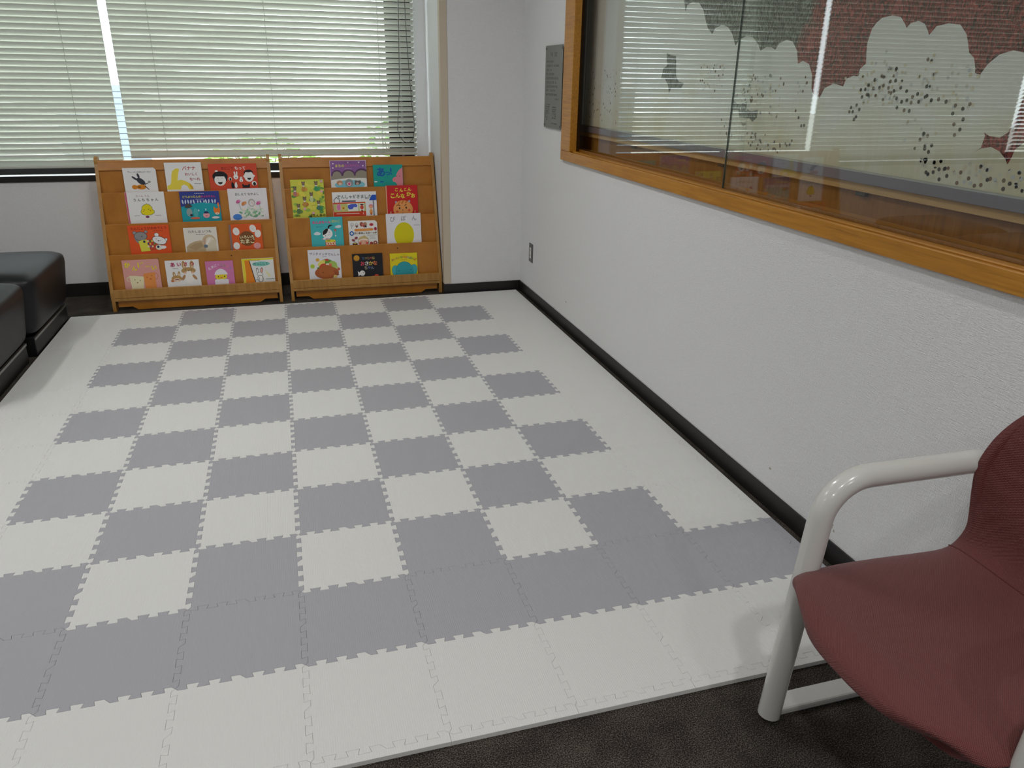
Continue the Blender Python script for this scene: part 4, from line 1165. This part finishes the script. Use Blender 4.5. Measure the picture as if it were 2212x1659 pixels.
# ------------------------------------------------------------------ wall plaque and outlet
po = (XR, -0.55, 1.1)
pl = thing('wall_plaque', po, 'grey engraved metal plaque with corner screws on the wall beside the oak frame', 'plaque')
PX = XR - 0.012
b = MB(); b.box(PX, PX + 0.003, -0.688, -0.402, 1.102, 1.535)
rnd = random.Random(8)
def glyphs(y, z, n, s):
    """a line of small engraved characters, running towards -y"""
    for i in range(n):
        if rnd.random() < 0.12: continue
        yy = y - i * s * 1.1
        for k in range(3):
            if rnd.random() < 0.8:
                zz = z + (k - 1) * s * 0.36
                b.box(PX - 0.0004, PX + 0.001, yy - s * rnd.uniform(0.6, 0.9), yy - s * 0.08, zz - s * 0.06, zz + s * 0.06, 1)
        if rnd.random() < 0.9:
            q = yy - s * rnd.uniform(0.3, 0.6)
            b.box(PX - 0.0004, PX + 0.001, q - s * 0.07, q, z - s * 0.42, z + s * 0.42, 1)
glyphs(-0.485, 1.488, 6, 0.021)
for i, n in enumerate((8, 14, 6, 9, 14, 12, 13, 11, 14)):
    glyphs(-0.425, 1.452 - i * 0.0215, n, 0.0135)
glyphs(-0.57, 1.258, 7, 0.011)
for i, n in enumerate((9, 8, 7, 6, 8, 2, 6, 4)):
    glyphs(-0.425, 1.226 - i * 0.0115, n, 0.008)
    if i > 0 and i < 7: glyphs(-0.54, 1.226 - i * 0.0115, 8, 0.008)
glyphs(-0.53, 1.128, 13, 0.007)
b.build('plate', [PLATE, ENGRAVE], pl, po)
for y in (-0.415, -0.675):
    for z in (1.117, 1.52):
        b = MB(); b.disc((PX - 0.004, y, z), 0.0055, (1, 0, 0), 0.016, 14)
        b.build('screw', STEEL, pl, po)
so = (XR, -0.185, 0.31)
sw = thing('wall_outlet', so, 'steel outlet plate with a pale insert, low on the right wall', 'outlet')
b = MB(); b.box(XR - 0.006, XR, -0.22, -0.15, 0.25, 0.37)
b.build('plate', plain('satin_steel', '6f6f6c', 0.5, 0.5), sw, so, bevel=0.002)
b = MB(); b.box(XR - 0.0085, XR - 0.006, -0.198, -0.172, 0.275, 0.345)
b.build('insert', PLASTIC_W, sw, so, bevel=0.001)
b = MB()
for z in (0.293, 0.327):
    for y in (-0.190, -0.181): b.box(XR - 0.0088, XR - 0.0084, y - 0.001, y + 0.001, z - 0.004, z + 0.004)
b.build('slots', ENGRAVE, sw, so)

# ------------------------------------------------------------------ armchair
HY = -4.01
ho = (2.1, HY, 0)
chair = thing('armchair', ho, 'maroon upholstered armchair with white tubular arms, standing against the right wall', 'chair')
def smooth_path(pts, n=8):
    out = []
    P_ = [Vector(p) for p in pts]
    for i in range(len(P_) - 1):
        p0 = P_[max(i - 1, 0)]; p1 = P_[i]; p2 = P_[i + 1]; p3 = P_[min(i + 2, len(P_) - 1)]
        for k in range(n):
            t = k / n
            out.append(0.5 * ((2 * p1) + (p2 - p0) * t + (2 * p0 - 5 * p1 + 4 * p2 - p3) * t * t + (3 * p1 - p0 - 3 * p2 + p3) * t ** 3))
    out.append(P_[-1])
    return out
def rounded(pts, rad, n=10):
    """polyline with its inner corners rounded"""
    out = [Vector(pts[0])]
    for i in range(1, len(pts) - 1):
        p0, p1, p2 = Vector(pts[i - 1]), Vector(pts[i]), Vector(pts[i + 1])
        a = (p0 - p1).normalized(); c = (p2 - p1).normalized()
        d = rad[i - 1] / math.tan(a.angle(c) / 2)
        s, e = p1 + a * d, p1 + c * d
        ctr = p1 + (a + c).normalized() * (rad[i - 1] / math.sin(a.angle(c) / 2))
        u, v = s - ctr, e - ctr
        ang = u.angle(v)
        for k in range(n + 1):
            t = k / n
            out.append(ctr + (u * math.sin((1 - t) * ang) + v * math.sin(t * ang)) / math.sin(ang))
    out.append(Vector(pts[-1]))
    return out
for yy in (-3.742, 2 * HY + 3.742):
    b = MB()
    b.tube(rounded([(1.925, yy, 0.012), (1.972, yy, 0.618), (2.335, yy + (HY - yy) * 0.05, 0.622)], (0.10,)), 0.0255, 20)
    b.build('arm_leg_tube', WPAINT, chair, ho)
    b = MB(); b.tube(rounded([(2.405, yy, 0.012), (2.425, yy, 0.40), (2.405, yy + (HY - yy) * 0.3, 0.52)], (0.06,)), 0.018, 14)
    b.build('rear_leg', WPAINT, chair, ho)
    b = MB(); b.box(1.93, 2.42, yy - 0.026 + (0.02 if yy > HY else -0.02), yy + 0.026 + (0.02 if yy > HY else -0.02), 0.001, 0.019)
    b.build('floor_bar', WPAINT, chair, ho, bevel=0.005)
b = MB(); b.tube([(2.08, -3.742, 0.345), (2.08, 2 * HY + 3.742, 0.345)], 0.014, 12)
b.tube([(2.425, -3.742, 0.47), (2.425, 2 * HY + 3.742, 0.47)], 0.012, 12)
b.build('cross_tube', WPAINT, chair, ho)

# upholstered shell: profile (x, z, half width, thickness)
PRO = [(1.832, 0.388, 0.175, 0.03), (1.838, 0.412, 0.205, 0.045), (1.865, 0.428, 0.232, 0.055), (1.92, 0.436, 0.252, 0.055), (2.02, 0.434, 0.262, 0.05), (2.14, 0.428, 0.263, 0.046),
       (2.24, 0.423, 0.260, 0.042), (2.295, 0.425, 0.256, 0.04), (2.325, 0.442, 0.251, 0.036), (2.345, 0.475, 0.238, 0.034), (2.356, 0.52, 0.234, 0.033), (2.366, 0.575, 0.235, 0.032), (2.374, 0.63, 0.235, 0.032),
       (2.381, 0.68, 0.226, 0.030), (2.387, 0.725, 0.214, 0.030), (2.391, 0.765, 0.193, 0.028), (2.394, 0.796, 0.15, 0.026), (2.396, 0.815, 0.10, 0.024), (2.397, 0.826, 0.05, 0.02)]
pp = smooth_path([(p[0], p[1], 0) for p in PRO], 3)
ww = smooth_path([(p[2], p[3], 0) for p in PRO], 3)
def curl(z):
    tab = [(0.43, 0.0), (0.466, 0.03), (0.51, 0.052), (0.56, 0.07), (0.607, 0.083), (0.658, 0.086), (0.696, 0.08), (0.728, 0.066), (0.76, 0.045), (0.80, 0.015), (0.83, 0.0)]
    if z <= tab[0][0] or z >= tab[-1][0]: return 0.0
    for (a, u), (c, v) in zip(tab, tab[1:]):
        if a <= z <= c: return u + (v - u) * (z - a) / (c - a)
NT = 20
top, bot = [], []
L = len(pp)
for i in range(L):
    x, z = pp[i].x, pp[i].y
    a, c = pp[max(i - 1, 0)], pp[min(i + 1, L - 1)]
    tx, tz = c.x - a.x, c.y - a.y
    l = math.hypot(tx, tz) or 1
    nx, nz = -tz / l, tx / l
    hw, th = ww[i].x, ww[i].y
    fr = max(0.0, 1 - i / 9.0)          # front part bows forward in the middle
    rt, rb = [], []
    for k in range(NT + 1):
        t = -1 + 2 * k / NT
        y = HY + hw * math.sin(t * math.pi / 2 * 0.999)
        s = math.sin(t * math.pi / 2)
        dx = fr * 0.075 * abs(s) ** 3 - fr * 0.012 - curl(z) * abs(s) ** 3
        dish = -0.013 * (1 - s * s) * (1 if 8 < i < L - 10 else 0.4)
        rnd_ = -th * 0.5 * (abs(s) ** 10)
        rt.append((x + nx * (dish + rnd_) + dx, y, z + nz * (dish + rnd_)))
        y2 = HY + hw * 0.93 * math.sin(t * math.pi / 2)
        q = th + (0.0 if abs(s) < 0.9 else -th * 0.35 * ((abs(s) - 0.9) / 0.1))
        rb.append((x - nx * q + dx, y2, z - nz * q))
    top.append(rt); bot.append(rb)
b = MB()
vs = [p for r in top for p in r] + [p for r in bot for p in r]
n1 = NT + 1; off = L * n1
fs = []
for i in range(L - 1):
    for k in range(NT):
        fs.append((i * n1 + k, i * n1 + k + 1, (i + 1) * n1 + k + 1, (i + 1) * n1 + k))
        fs.append((off + i * n1 + k, off + (i + 1) * n1 + k, off + (i + 1) * n1 + k + 1, off + i * n1 + k + 1))
    fs.append((i * n1, (i + 1) * n1, off + (i + 1) * n1, off + i * n1))
    fs.append((i * n1 + NT, off + i * n1 + NT, off + (i + 1) * n1 + NT, (i + 1) * n1 + NT))
for k in range(NT):
    fs.append((k, off + k, off + k + 1, k + 1))
    j = (L - 1) * n1
    fs.append((j + k, j + k + 1, off + j + k + 1, off + j + k))
SPLIT = 3 * 7 + 1
b.add(vs, fs, 0, True)
b.build('seat_shell', REDFAB, chair, ho, subsurf=1)
def on_shell(i, k, d=0.001):
    return Vector(top[i][k]) + Vector((-d * 0.6, 0, d * 0.8))
b = MB(); b.tube([on_shell(SPLIT, k) for k in range(0, NT + 1)], 0.0014, 8)
b.build('piping', SEAM, chair, ho)

# ------------------------------------------------------------------ ceiling lights
def tube_light(x, y, label, L=1.2, w=0.22, power=TUBE_POWER, turn=False):
    og = (x, y, CEIL_Z)
    root = thing('ceiling_light', og, label, 'ceiling light', 'fluorescent ceiling lights')
    a, c = (L / 2, w / 2) if turn else (w / 2, L / 2)
    b = MB(); b.box(x - a - 0.03, x + a + 0.03, y - c - 0.03, y + c + 0.03, CEIL_Z - 0.03, CEIL_Z - 0.001)
    b.build('housing', PLASTIC_W, root, og, bevel=0.003)
    ld = bpy.data.lights.new('ceiling_lamp', 'AREA')
    ld.shape = 'RECTANGLE'; ld.size = 2 * a; ld.size_y = 2 * c; ld.energy = power; ld.color = LIGHT_COL
    lo = bpy.data.objects.new('lamp', ld); COL.objects.link(lo); lo.parent = root; lo.location = (0, 0, -0.036)

def down_light(x, y, label, power=SPOT_POWER):
    og = (x, y, CEIL_Z)
    root = thing('downlight', og, label, 'ceiling light', 'round ceiling downlights')
    b = MB(); b.disc((x, y, CEIL_Z - 0.012), 0.085, (0, 0, 1), 0.011, 24)
    b.build('trim_ring', PLASTIC_W, root, og)
    ld = bpy.data.lights.new('downlight_lamp', 'AREA')
    ld.shape = 'DISK'; ld.size = 0.11; ld.energy = power; ld.color = LIGHT_COL
    lo = bpy.data.objects.new('lamp', ld); COL.objects.link(lo); lo.parent = root; lo.location = (0, 0, -0.016)

tube_light(-0.95, -2.2, 'long ceiling light over the left side of the mat', w=0.12, power=18)
tube_light(0.85, -1.7, 'long ceiling light over the middle of the mat')
tube_light(-2.8, -4.0, 'long ceiling light near the left wall', power=12)
tube_light(-0.6, -6.4, 'long ceiling light behind the viewer', power=16)
down_light(1.75, -4.75, 'round downlight in front of the armchair')
down_light(0.85, -5.1, 'round downlight above the carpet')
down_light(1.75, -6.2, 'round downlight behind the armchair side')
